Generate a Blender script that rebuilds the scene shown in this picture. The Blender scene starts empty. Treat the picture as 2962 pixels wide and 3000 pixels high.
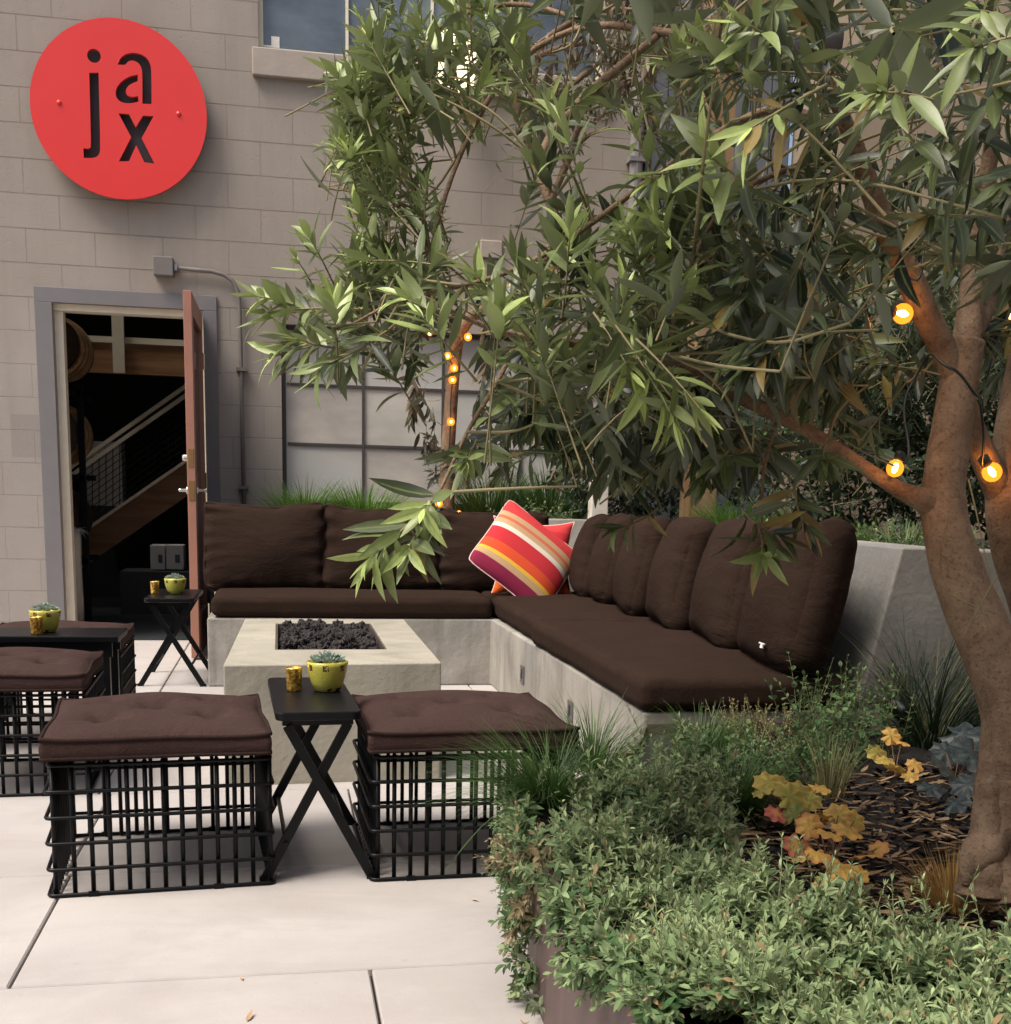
import bpy, math, random
import numpy as np
from mathutils import Vector, Matrix

random.seed(7)
rng = np.random.default_rng(11)
scene = bpy.context.scene
col = scene.collection
rad = math.radians

# ------------------------------------------------------------------ camera
RM = np.array([[0.97895, -0.19838, 0.02481], [-0.01051, -0.17553, -0.98442], [0.19964, 0.96345, -0.17437]])
yaw, pitch, roll = 0.2040055, 0.17526654, 0.02523673
fw = np.array([math.sin(yaw) * math.cos(pitch), math.cos(yaw) * math.cos(pitch), -math.sin(pitch)])
r0 = np.array([math.cos(yaw), -math.sin(yaw), 0.0])
d0 = np.cross(fw, r0)
RM = np.array([math.cos(roll) * r0 - math.sin(roll) * d0, math.sin(roll) * r0 + math.cos(roll) * d0, fw])
EYE = np.array([0.0, 0.0, 1.0])
cam_data = bpy.data.cameras.new("camera")
cam = bpy.data.objects.new("camera", cam_data)
col.objects.link(cam)
M4 = Matrix.Identity(4)
for i in range(3):
    M4[i][0] = RM[0][i]
    M4[i][1] = -RM[1][i]
    M4[i][2] = -RM[2][i]
    M4[i][3] = EYE[i]
cam.matrix_world = M4
cam_data.sensor_width = 36.0
cam_data.sensor_fit = 'AUTO'
cam_data.lens = 36.0 * 3565.46 / 3000.0
cam_data.shift_x = -(1556.4 - 1481.0) / 3000.0
cam_data.shift_y = (2086.1 - 1500.0) / 3000.0
cam_data.clip_end = 200.0
cam_data.clip_start = 0.02
scene.camera = cam
FOC, CX, CY = 3565.46 / 1.5525, 1556.4 / 1.5525, 2086.1 / 1.5525


def ray(x, y):
    return RM.T @ np.array([(x - CX) / FOC, (y - CY) / FOC, 1.0])


def at(x, y, d):
    """world point seen at photo position x, y (1908 wide) and d metres deep"""
    return EYE + ray(x, y) * d


def at_y(x, y, Y):
    r = ray(x, y)
    return EYE + r * (Y / r[1])


def at_z(x, y, z):
    r = ray(x, y)
    return EYE + r * ((z - 1.0) / r[2])


# ------------------------------------------------------------------ light
SUN_EL, SUN_AZ = rad(60), rad(246)        # azimuth clockwise from +Y
world = bpy.data.worlds.new("World")
scene.world = world
world.use_nodes = True
wn = world.node_tree
wn.nodes.clear()
sky = wn.nodes.new('ShaderNodeTexSky')
sky.sky_type = 'NISHITA'
sky.sun_disc = False
sky.sun_elevation = SUN_EL
sky.sun_rotation = SUN_AZ
sky.dust_density = 6.0
sky.air_density = 1.0
sky.ozone_density = 0.6
bg = wn.nodes.new('ShaderNodeBackground')
bg.inputs[1].default_value = 0.06
wo = wn.nodes.new('ShaderNodeOutputWorld')
wn.links.new(sky.outputs[0], bg.inputs[0])
wn.links.new(bg.outputs[0], wo.inputs[0])
sun_data = bpy.data.lights.new("sun", 'SUN')
sun_data.energy = 1.5
sun_data.angle = rad(30)
sun_data.color = (1.0, 0.93, 0.84)
sun = bpy.data.objects.new("sun", sun_data)
col.objects.link(sun)
sd = Vector((math.sin(SUN_AZ) * math.cos(SUN_EL), math.cos(SUN_AZ) * math.cos(SUN_EL), math.sin(SUN_EL)))
sun.rotation_euler = sd.to_track_quat('Z', 'Y').to_euler()
sun.location = (-4, -4, 9)
scene.view_settings.view_transform = 'Standard'
scene.view_settings.look = 'None'
scene.view_settings.gamma = 1.0
scene.view_settings.exposure = 1.62
try:
    scene.cycles.use_denoising = True
    scene.cycles.max_bounces = 8
    scene.cycles.transparent_max_bounces = 12
    scene.cycles.sample_clamp_indirect = 6.0
except Exception:
    pass


# ------------------------------------------------------------------ node helpers
class NT:
    def __init__(s, name):
        s.m = bpy.data.materials.new(name)
        s.m.use_nodes = True
        s.t = s.m.node_tree
        s.t.nodes.clear()
        s.out = s.n('ShaderNodeOutputMaterial')
        s._co = None

    def n(s, typ, **kw):
        nd = s.t.nodes.new(typ)
        for k, v in kw.items():
            setattr(nd, k, v)
        return nd

    def set(s, sock, v):
        if v is None:
            return
        if isinstance(v, bpy.types.NodeSocket):
            s.t.links.new(v, sock)
        elif isinstance(v, (tuple, list)) and len(v) == 3 and sock.type == 'RGBA':
            sock.default_value = (*v, 1)
        else:
            sock.default_value = v

    def co(s, kind='Object'):
        if s._co is None:
            s._co = s.n('ShaderNodeTexCoord')
        return s._co.outputs[kind]

    def geo(s, k):
        return s.n('ShaderNodeNewGeometry').outputs[k]

    def map(s, vec, scale=(1, 1, 1), loc=(0, 0, 0), rot=(0, 0, 0)):
        nd = s.n('ShaderNodeMapping')
        s.set(nd.inputs[0], vec)
        nd.inputs[1].default_value = loc
        nd.inputs[2].default_value = rot
        nd.inputs[3].default_value = scale
        return nd.outputs[0]

    def noise(s, vec, scale, detail=5, rough=0.55, dist=0.0):
        nd = s.n('ShaderNodeTexNoise')
        s.set(nd.inputs['Vector'], vec)
        nd.inputs['Scale'].default_value = scale
        nd.inputs['Detail'].default_value = detail
        nd.inputs['Roughness'].default_value = rough
        nd.inputs['Distortion'].default_value = dist
        return nd.outputs['Fac']

    def voro(s, vec, scale, feature='F1', out='Distance'):
        nd = s.n('ShaderNodeTexVoronoi', feature=feature)
        s.set(nd.inputs['Vector'], vec)
        nd.inputs['Scale'].default_value = scale
        return nd.outputs[out]

    def ramp(s, fac, stops, interp='LINEAR'):
        nd = s.n('ShaderNodeValToRGB')
        cr = nd.color_ramp
        cr.interpolation = interp
        while len(cr.elements) < len(stops):
            cr.elements.new(0.5)
        for e, (p, c) in zip(cr.elements, stops):
            e.position = p
            e.color = (*c, 1) if isinstance(c, (tuple, list)) else (c, c, c, 1)
        s.set(nd.inputs[0], fac)
        return nd.outputs[0]

    def mix(s, fac, a, b, mode='MIX'):
        nd = s.n('ShaderNodeMix', data_type='RGBA', blend_type=mode)
        s.set(nd.inputs[0], fac)
        s.set(nd.inputs[6], a)
        s.set(nd.inputs[7], b)
        return nd.outputs[2]

    def math(s, op, a, b=None, c=None):
        nd = s.n('ShaderNodeMath', operation=op)
        s.set(nd.inputs[0], a)
        if b is not None:
            s.set(nd.inputs[1], b)
        if c is not None:
            s.set(nd.inputs[2], c)
        return nd.outputs[0]

    def sep(s, vec):
        nd = s.n('ShaderNodeSeparateXYZ')
        s.set(nd.inputs[0], vec)
        return nd.outputs

    def comb(s, x, y, z):
        nd = s.n('ShaderNodeCombineXYZ')
        s.set(nd.inputs[0], x)
        s.set(nd.inputs[1], y)
        s.set(nd.inputs[2], z)
        return nd.outputs[0]

    def bump(s, h, strength=0.3, dist=0.01, normal=None):
        nd = s.n('ShaderNodeBump')
        nd.inputs['Strength'].default_value = strength
        nd.inputs['Distance'].default_value = dist
        s.set(nd.inputs['Height'], h)
        if normal is not None:
            s.set(nd.inputs['Normal'], normal)
        return nd.outputs[0]

    def attr(s, name):
        return s.n('ShaderNodeAttribute', attribute_name=name).outputs['Fac']

    def bsdf(s, color, rough=0.7, metal=0.0, normal=None, spec=0.5, sheen=0.0, coat=0.0, trans=0.0, emit=None, estr=0.0, link=True, alpha=None):
        b = s.n('ShaderNodeBsdfPrincipled')
        s.set(b.inputs['Base Color'], color)
        s.set(b.inputs['Roughness'], rough)
        s.set(b.inputs['Metallic'], metal)
        b.inputs['Specular IOR Level'].default_value = spec
        b.inputs['Sheen Weight'].default_value = sheen
        b.inputs['Coat Weight'].default_value = coat
        b.inputs['Transmission Weight'].default_value = trans
        if alpha is not None:
            s.set(b.inputs['Alpha'], alpha)
        if normal is not None:
            s.set(b.inputs['Normal'], normal)
        if emit is not None:
            s.set(b.inputs['Emission Color'], emit)
            b.inputs['Emission Strength'].default_value = estr
        if link:
            s.t.links.new(b.outputs[0], s.out.inputs[0])
        return b.outputs[0]


def plain(name, color, rough=0.6, metal=0.0, var=0.25, scale=30, bump=0.0, **kw):
    t = NT(name)
    n = t.noise(t.co(), scale, 4)
    c = t.mix(n, tuple(x * (1 - var) for x in color), tuple(min(1, x * (1 + var)) for x in color))
    nm = t.bump(t.noise(t.co(), scale * 4, 3), bump, 0.004) if bump else None
    t.bsdf(c, rough, metal, nm, **kw)
    return t.m


# ------------------------------------------------------------------ mesh helpers
def rotm(rx=0, ry=0, rz=0):
    return np.array(Matrix.Rotation(rz, 3, 'Z') @ Matrix.Rotation(ry, 3, 'Y') @ Matrix.Rotation(rx, 3, 'X'))


class MB:
    def __init__(s):
        s.v, s.f = [], []

    def add(s, vs, fs):
        k = len(s.v)
        s.v += [tuple(map(float, p)) for p in vs]
        s.f += [tuple(i + k for i in f) for f in fs]
        return s

    def hexa(s, p):
        return s.add(p, [(0, 3, 2, 1), (4, 5, 6, 7), (0, 1, 5, 4), (1, 2, 6, 5), (2, 3, 7, 6), (3, 0, 4, 7)])

    def box(s, c, size, rot=None):
        x, y, z = [q / 2 for q in size]
        p = np.array([(-x, -y, -z), (x, -y, -z), (x, y, -z), (-x, y, -z), (-x, -y, z), (x, -y, z), (x, y, z), (-x, y, z)])
        if rot is not None:
            p = p @ np.array(rot).T
        return s.hexa(p + np.array(c))

    def box2(s, a, b):
        a, b = np.array(a, float), np.array(b, float)
        return s.box((a + b) / 2, np.abs(b - a))

    def bar(s, a, b, w, h, up=(0, 0, 1)):
        a, b = np.array(a, float), np.array(b, float)
        d = b - a
        L = np.linalg.norm(d)
        d /= L
        u = np.array(up, float)
        sd_ = np.cross(d, u)
        sd_ /= np.linalg.norm(sd_)
        u = np.cross(sd_, d)
        return s.box((a + b) / 2, (L, w, h), np.array([d, sd_, u]).T)

    def tube(s, pts, r, n=8, caps=True, closed=False):
        pts = np.array(pts, float)
        N = len(pts)
        rr = np.full(N, r) if np.isscalar(r) else np.array(r, float)
        tang = np.zeros_like(pts)
        if closed:
            tang = np.roll(pts, -1, 0) - np.roll(pts, 1, 0)
        else:
            tang[1:-1] = pts[2:] - pts[:-2]
            tang[0] = pts[1] - pts[0]
            tang[-1] = pts[-1] - pts[-2]
        tang /= np.linalg.norm(tang, axis=1)[:, None] + 1e-12
        u = np.cross(tang[0], (0, 0, 1))
        if np.linalg.norm(u) < 1e-3:
            u = np.array((1.0, 0, 0))
        u /= np.linalg.norm(u)
        vs = []
        for i in range(N):
            u = u - tang[i] * np.dot(u, tang[i])
            u /= np.linalg.norm(u)
            w = np.cross(tang[i], u)
            for k in range(n):
                a = 2 * math.pi * k / n
                vs.append(pts[i] + rr[i] * (math.cos(a) * u + math.sin(a) * w))
        fs = []
        for i in range(N if closed else N - 1):
            j = (i + 1) % N
            for k in range(n):
                l = (k + 1) % n
                fs.append((i * n + k, i * n + l, j * n + l, j * n + k))
        if caps and not closed:
            fs.append(tuple(range(n))[::-1])
            fs.append(tuple((N - 1) * n + k for k in range(n)))
        return s.add(vs, fs)

    def lathe(s, prof, c=(0, 0, 0), n=24, rot=None, cap0=True, cap1=True):
        vs, fs = [], []
        for r, z in prof:
            for k in range(n):
                a = 2 * math.pi * k / n
                vs.append((r * math.cos(a), r * math.sin(a), z))
        for i in range(len(prof) - 1):
            for k in range(n):
                l = (k + 1) % n
                fs.append((i * n + k, i * n + l, (i + 1) * n + l, (i + 1) * n + k))
        if cap0:
            fs.append(tuple(range(n))[::-1])
        if cap1:
            fs.append(tuple((len(prof) - 1) * n + k for k in range(n)))
        vs = np.array(vs)
        if rot is not None:
            vs = vs @ np.array(rot).T
        return s.add(vs + np.array(c), fs)

    def prism(s, poly, z0, z1):
        n = len(poly)
        vs = [(x, y, z0) for x, y in poly] + [(x, y, z1) for x, y in poly]
        fs = [tuple(range(n))[::-1], tuple(range(n, 2 * n))]
        fs += [(i, (i + 1) % n, n + (i + 1) % n, n + i) for i in range(n)]
        return s.add(vs, fs)

    def build(s, name, mat, parent=None, smooth=False, bevel=0.0, loc=None, segs=2):
        me = bpy.data.meshes.new(name)
        me.from_pydata(s.v, [], s.f)
        me.update()
        if smooth:
            me.polygons.foreach_set('use_smooth', np.ones(len(me.polygons), bool))
        me.materials.append(mat)
        o = bpy.data.objects.new(name, me)
        col.objects.link(o)
        if parent is not None:
            o.parent = parent
        if loc is not None:
            o.location = loc
        if bevel:
            m = o.modifiers.new('bevel', 'BEVEL')
            m.width = bevel
            m.segments = segs
            m.limit_method = 'ANGLE'
            m.angle_limit = rad(40)
        return o


def tag(o, label=None, cat=None, group=None, kind=None):
    if label:
        o['label'] = label
    if cat:
        o['category'] = cat
    if group:
        o['group'] = group
    if kind:
        o['kind'] = kind
    return o


def empty(name, loc, label, cat, group=None, rz=0.0):
    o = bpy.data.objects.new(name, None)
    col.objects.link(o)
    o.location = loc
    o.rotation_euler = (0, 0, rz)
    o.empty_display_size = 0.1
    return tag(o, label, cat, group)


def copy_tree(o, parent=None):
    c = o.copy()
    col.objects.link(c)
    if parent is not None:
        c.parent = parent
    for ch in [x for x in scene.objects if x.parent == o]:
        copy_tree(ch, c)
    return c


def neg(p):
    return (-p[0], -p[1], -p[2])


# leaves / blades: numpy batches ------------------------------------------------
class Leaves:
    def __init__(s):
        s.rows = []

    def add(s, base, d, nrm, L, W, bend, age, var):
        s.rows.append((*base, *d, *nrm, L, W, bend, age, var))

    def build(s, name, mat, parent=None, rows=4, shape='lance', fold=0.12, loc=(0, 0, 0), smooth=True):
        A = np.array(s.rows, float)
        N = len(A)
        b, d, nm = A[:, 0:3], A[:, 3:6], A[:, 6:9]
        L, W, bend, age, var = A[:, 9], A[:, 10], A[:, 11], A[:, 12], A[:, 13]
        d = d / np.linalg.norm(d, axis=1)[:, None]
        nm = nm - d * (nm * d).sum(1)[:, None]
        nm = nm / (np.linalg.norm(nm, axis=1)[:, None] + 1e-9)
        sd_ = np.cross(d, nm)
        t = np.linspace(0, 1, rows + 1)
        if shape == 'lance':
            w = np.sin(math.pi * np.clip(t, 0, 1) ** 0.85) ** 0.9 + 0.03
        elif shape == 'oval':
            w = np.sin(math.pi * np.clip(t, 0, 1) ** 1.15) ** 0.7 + 0.06
        else:
            w = (1 - t) ** 0.6 * 0.97 + 0.03
        V = np.zeros((N, rows + 1, 3, 3))
        for i, ti in enumerate(t):
            c = b + d * (L * ti * (1 - 0.25 * np.abs(bend) * ti))[:, None] - nm * (bend * L * ti ** 2)[:, None]
            hw = (W * 0.5 * w[i])[:, None]
            V[:, i, 1] = c - nm * hw * fold * 2
            V[:, i, 0] = c - sd_ * hw
            V[:, i, 2] = c + sd_ * hw
        nv = (rows + 1) * 3
        fl = []
        for i in range(rows):
            for k in range(2):
                a = i * 3 + k
                fl.append((a, a + 1, a + 4, a + 3))
        F = (np.arange(N) * nv)[:, None, None] + np.array(fl)[None]
        V = V.reshape(-1, 3) - np.array(loc)
        F = F.reshape(-1)
        nf = N * len(fl)
        me = bpy.data.meshes.new(name)
        me.vertices.add(len(V))
        me.vertices.foreach_set('co', V.reshape(-1).astype(np.float32))
        me.loops.add(nf * 4)
        me.loops.foreach_set('vertex_index', F.astype(np.int32))
        me.polygons.add(nf)
        me.polygons.foreach_set('loop_start', (np.arange(nf) * 4).astype(np.int32))
        try:
            me.polygons.foreach_set('loop_total', np.full(nf, 4, np.int32))
        except Exception:
            pass
        if smooth:
            me.polygons.foreach_set('use_smooth', np.ones(nf, bool))
        me.update(calc_edges=True)
        for nme, arr in (('age', age), ('var', var)):
            at_ = me.attributes.new(nme, 'FLOAT', 'POINT')
            at_.data.foreach_set('value', np.repeat(arr, nv).astype(np.float32))
        if shape == 'lance':
            at_ = me.attributes.new('rib', 'FLOAT', 'POINT')
            at_.data.foreach_set('value', np.tile(np.array([0, 1, 0], np.float32), N * (rows + 1)))
        me.materials.append(mat)
        o = bpy.data.objects.new(name, me)
        col.objects.link(o)
        if parent is not None:
            o.parent = parent
        o.location = loc if parent is None else (0, 0, 0)
        return o


def unit(v):
    v = np.array(v, float)
    return v / (np.linalg.norm(v) + 1e-12)


def leaf_mat(name, old, young, back, rough=0.42, transl=0.25, dry=None, spec=0.4, varamt=0.45):
    t = NT(name)
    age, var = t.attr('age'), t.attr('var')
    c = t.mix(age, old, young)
    v = t.math('MULTIPLY_ADD', var, 2 * varamt, 1 - varamt)
    c = t.mix(1.0, c, t.comb(v, v, v), 'MULTIPLY')
    if dry is not None:
        c = t.mix(t.math('GREATER_THAN', var, 0.955), c, dry)
    c = t.mix(t.ramp(t.attr('rib'), [(0.80, 0.0), (0.97, 0.55)]), c, tuple(0.45 * x + 0.55 * y for x, y in zip(old, young)))
    nz = t.noise(t.co(), 90, 2)
    c = t.mix(t.math('MULTIPLY', nz, 0.35), c, tuple(x * 0.5 for x in old))
    bk = t.mix(age, back, tuple(0.5 * (x + y) for x, y in zip(back, young)))
    c = t.mix(t.geo('Backfacing'), c, bk)
    b = t.bsdf(c, rough, spec=spec, link=False)
    tr = t.n('ShaderNodeBsdfTranslucent')
    t.set(tr.inputs[0], t.mix(0.2, c, tuple(min(1, x * 1.3) for x in young)))
    ms = t.n('ShaderNodeMixShader')
    ms.inputs[0].default_value = transl
    t.t.links.new(b, ms.inputs[1])
    t.t.links.new(tr.outputs[0], ms.inputs[2])
    t.t.links.new(ms.outputs[0], t.out.inputs[0])
    return t.m


# ------------------------------------------------------------------ materials
def mat_block():
    t = NT('painted_block')
    x, y, z = t.sep(t.co())
    v = t.comb(t.math('ADD', x, 40.2), t.math('ADD', z, 40 * 0.2025 - 0.7255 + 0.002), 0.0)
    br = t.n('ShaderNodeTexBrick')
    t.set(br.inputs['Vector'], v)
    br.inputs['Scale'].default_value = 1.0
    br.inputs['Mortar Size'].default_value = 0.0045
    br.inputs['Mortar Smooth'].default_value = 0.25
    br.inputs['Brick Width'].default_value = 0.405
    br.inputs['Row Height'].default_value = 0.2025
    br.inputs['Bias'].default_value = 0.0
    br.inputs['Color1'].default_value = (0.33, 0.292, 0.252, 1)
    br.inputs['Color2'].default_value = (0.295, 0.262, 0.228, 1)
    br.inputs['Mortar'].default_value = (0.31, 0.265, 0.225, 1)
    # joints are partly filled with paint: break the mortar lines up
    gap = t.ramp(t.noise(t.co(), 3.5, 3), [(0.35, 0.55), (0.6, 1.0)])
    mort = t.math('MULTIPLY', br.outputs['Fac'], gap)
    hz = t.math('LESS_THAN', t.math('ABSOLUTE', t.math('SUBTRACT', t.math('FRACT', t.math('DIVIDE', t.math('ADD', z, 40 * 0.2025 - 0.7255 + 0.002 + 0.10125), 0.2025)), 0.5)), 0.03)
    mort = t.math('MULTIPLY', mort, t.math('MULTIPLY_ADD', hz, 0.5, 0.5))
    base = t.mix(mort, t.mix(t.noise(t.co(), 2.2, 4), (0.345, 0.305, 0.262), (0.275, 0.243, 0.21)), (0.15, 0.128, 0.11))
    c = t.mix(0.35, base, br.outputs['Color'])
    # large weathering and a cooler repaint low on the wall
    low = t.math('SUBTRACT', 1.0, t.ramp(t.math('ADD', z, t.math('MULTIPLY', t.noise(t.co(), 1.3, 3), 0.8)), [(0.0, 0.0), (1.0, 1.0)]))
    lowm = t.ramp(t.math('MULTIPLY_ADD', z, 0.4, t.math('MULTIPLY', t.noise(t.co(), 1.1, 3), 0.3)), [(0.85, 1.0), (1.0, 0.0)])
    c = t.mix(t.math('MULTIPLY', lowm, 0.55), c, (0.32, 0.295, 0.275))
    # repaint patch left of the door
    def band(s, a, b):
        return t.math('MULTIPLY', t.math('GREATER_THAN', s, a), t.math('LESS_THAN', s, b))
    patch = t.math('MULTIPLY', band(x, -1.665, -1.455), band(z, 1.165, 1.43))
    c = t.mix(t.math('MULTIPLY', patch, 0.6), c, (0.24, 0.222, 0.205))
    patch2 = t.math('MULTIPLY', band(x, -0.63, -0.33), band(z, 2.14, 2.36))
    c = t.mix(t.math('MULTIPLY', t.math('MULTIPLY', patch2, t.ramp(t.noise(t.co(), 7, 2), [(0.4, 0.0), (0.6, 1.0)])), 0.35), c, (0.24, 0.21, 0.19))
    dirt = t.ramp(t.noise(t.map(t.co(), (1.6, 1, 0.5)), 2.6, 6, 0.65), [(0.5, 0.0), (0.75, 1.0)])
    c = t.mix(t.math('MULTIPLY', dirt, 0.4), c, (0.24, 0.2, 0.172))
    speck = t.ramp(t.noise(t.co(), 85, 2), [(0.66, 0.0), (0.72, 1.0)])
    c = t.mix(t.math('MULTIPLY', speck, 0.4), c, (0.15, 0.125, 0.11))
    run = t.ramp(t.noise(t.map(t.co(), (7, 1, 0.45), (3, 0, 1)), 1.0, 6, 0.65), [(0.52, 0.0), (0.68, 1.0)])
    c = t.mix(t.math('MULTIPLY', run, 0.22), c, (0.22, 0.19, 0.165))
    pale = t.ramp(t.noise(t.map(t.co(), (1, 1, 1), (9, 2, 4)), 1.1, 5, 0.6), [(0.5, 0.0), (0.7, 1.0)])
    c = t.mix(t.math('MULTIPLY', pale, 0.3), c, (0.41, 0.365, 0.32))
    pit = t.ramp(t.noise(t.co(), 55, 3), [(0.3, 1.0), (0.4, 0.0)])
    h = t.math('SUBTRACT', t.math('SUBTRACT', t.math('MULTIPLY', t.noise(t.co(), 140, 3), 0.22), t.math('MULTIPLY', pit, 0.25)), t.math('MULTIPLY', mort, 1.0))
    t.bsdf(c, 0.82, normal=t.bump(h, 0.7, 0.006), spec=0.3)
    return t.m


def mat_concrete(name, base, dark, blue=None, scale=3.0, streak=True, bump=0.25):
    t = NT(name)
    P = t.co()
    n1 = t.noise(P, scale, 7, 0.62, 0.6)
    c = t.mix(t.ramp(n1, [(0.3, 0.0), (0.7, 1.0)]), dark, base)
    if streak:
        st = t.noise(t.map(P, (14, 14, 1.1)), 1.0, 5, 0.6)
        c = t.mix(t.ramp(st, [(0.52, 0.0), (0.72, 0.55)]), c, tuple(x * 0.72 for x in dark))
        st2 = t.noise(t.map(P, (9, 9, 1.6), (3, 1, 2)), 1.0, 5, 0.6)
        c = t.mix(t.ramp(st2, [(0.55, 0.0), (0.75, 0.5)]), c, tuple(min(1, x * 1.25) for x in base))
    if blue is not None:
        c = t.mix(t.ramp(t.noise(P, 1.3, 3), [(0.52, 0.0), (0.7, 0.55)]), c, blue)
    pit = t.ramp(t.noise(P, 60, 3), [(0.68, 0.0), (0.74, 1.0)])
    c = t.mix(t.math('MULTIPLY', pit, 0.4), c, tuple(x * 0.5 for x in dark))
    t.bsdf(c, 0.78, normal=t.bump(t.noise(P, 45, 5), bump, 0.006), spec=0.3)
    return t.m


def mat_paving():
    t = NT('paving_concrete')
    P = t.co()
    n1 = t.noise(P, 1.4, 6, 0.6, 0.4)
    c = t.mix(t.ramp(n1, [(0.35, 0.0), (0.68, 1.0)]), (0.33, 0.308, 0.296), (0.43, 0.405, 0.39))
    isl = t.n('ShaderNodeNewGeometry').outputs['Random Per Island']
    c = t.mix(t.math('MULTIPLY', isl, 0.25), c, (0.33, 0.305, 0.295))
    n2 = t.ramp(t.noise(P, 5.0, 6, 0.65), [(0.55, 0.0), (0.78, 1.0)])
    c = t.mix(t.math('MULTIPLY', n2, 0.45), c, (0.29, 0.262, 0.25))
    spot = t.ramp(t.noise(P, 26, 3), [(0.69, 0.0), (0.74, 1.0)])
    c = t.mix(t.math('MULTIPLY', spot, 0.45), c, (0.30, 0.27, 0.26))
    por = t.ramp(t.noise(P, 75, 4, 0.7), [(0.64, 0.0), (0.70, 1.0)])
    c = t.mix(t.math('MULTIPLY', por, 0.35), c, (0.26, 0.235, 0.225))
    wet = t.ramp(t.noise(t.map(P, (1.0, 2.2, 1), (2, 5, 0)), 0.9, 6, 0.7, 1.0), [(0.5, 0.0), (0.62, 1.0)])
    c = t.mix(t.math('MULTIPLY', wet, 0.35), c, (0.31, 0.275, 0.26))
    grain = t.noise(P, 260, 2)
    c = t.mix(t.math('MULTIPLY', grain, 0.12), c, (0.3, 0.28, 0.27))
    t.bsdf(c, 0.8, normal=t.bump(t.noise(P, 120, 4), 0.18, 0.004), spec=0.25)
    return t.m


def mat_fabric(name, c0, c1, weave=900, sheen=0.25):
    t = NT(name)
    P = t.co()
    big = t.noise(P, 5, 5, 0.65)
    c = t.mix(t.ramp(big, [(0.3, 0.0), (0.7, 1.0)]), c0, c1)
    fine = t.noise(P, 340, 2)
    c = t.mix(t.ramp(fine, [(0.45, 0.0), (0.62, 0.6)]), c, tuple(min(1, x * 1.7) for x in c1))
    fade = t.noise(P, 1.7, 3)
    c = t.mix(t.math('MULTIPLY', fade, 0.3), c, tuple(min(1, x * 1.5 + 0.003) for x in c1))
    fold = t.noise(t.map(P, (1.0, 1.0, 2.4)), 5.5, 5, 0.6, 1.4)
    h = t.math('ADD', t.math('MULTIPLY', fine, 0.12), t.math('MULTIPLY', fold, 1.0))
    t.bsdf(c, 0.95, normal=t.bump(h, 0.55, 0.014), spec=0.06)
    return t.m


def mat_wood(name, a, b, axis='Z', scale=1.0, rough=0.6):
    t = NT(name)
    sc = {'Z': (18, 18, 1.2), 'X': (1.2, 18, 18), 'Y': (18, 1.2, 18)}[axis]
    n = t.noise(t.map(t.co(), tuple(x * scale for x in sc)), 1.0, 6, 0.6, 0.5)
    c = t.mix(t.ramp(n, [(0.35, 0.0), (0.65, 1.0)]), a, b)
    t.bsdf(c, rough, normal=t.bump(n, 0.25, 0.004), spec=0.3)
    return t.m


def mat_bark():
    t = NT('olive_bark')
    P = t.co()
    n1 = t.noise(P, 11, 8, 0.68, 0.8)
    c = t.mix(t.ramp(n1, [(0.35, 0.0), (0.66, 1.0)]), (0.14, 0.092, 0.060), (0.285, 0.20, 0.132))
    n2 = t.noise(t.map(P, (34, 34, 7)), 1.0, 7, 0.7, 0.6)
    c = t.mix(t.ramp(n2, [(0.55, 0.0), (0.70, 0.6)]), c, (0.075, 0.05, 0.034))
    sp = t.ramp(t.noise(P, 150, 3), [(0.55, 0.0), (0.68, 1.0)])
    c = t.mix(t.math('MULTIPLY', sp, 0.5), c, (0.06, 0.04, 0.028))
    knot = t.ramp(t.voro(t.map(P, (1, 1, 0.8)), 5.5), [(0.06, 1.0), (0.16, 0.0)])
    c = t.mix(t.math('MULTIPLY', knot, 0.75), c, (0.03, 0.02, 0.015))
    lich = t.ramp(t.noise(P, 23, 5, 0.7), [(0.6, 0.0), (0.7, 0.5)])
    c = t.mix(lich, c, (0.27, 0.22, 0.165))
    h = t.math('SUBTRACT', t.math('ADD', t.math('MULTIPLY', n1, 1.0), t.math('MULTIPLY', n2, 0.7)), t.math('MULTIPLY', knot, 0.8))
    t.bsdf(c, 0.9, normal=t.bump(t.math('ADD', h, t.math('MULTIPLY', t.noise(P, 190, 3), 0.3)), 0.7, 0.012), spec=0.15)
    return t.m


def mat_emit(name, color, strength):
    t = NT(name)
    e = t.n('ShaderNodeEmission')
    e.inputs[0].default_value = (*color, 1)
    e.inputs[1].default_value = strength
    t.t.links.new(e.outputs[0], t.out.inputs[0])
    return t.m


def mat_pane(name, color, rough, bumpy=0.0, mixfac=None, color2=None, scale=2.0):
    t = NT(name)
    c = color
    if color2 is not None:
        c = t.mix(t.ramp(t.noise(t.map(t.co(), (1, 1, 2.2)), scale, 5, 0.6), [(0.35, 0.0), (0.65, 1.0)]), color, color2)
    nm = t.bump(t.noise(t.co(), 7, 2), bumpy, 0.01) if bumpy else None
    t.bsdf(c, rough, normal=nm, spec=0.6)
    return t.m


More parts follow.
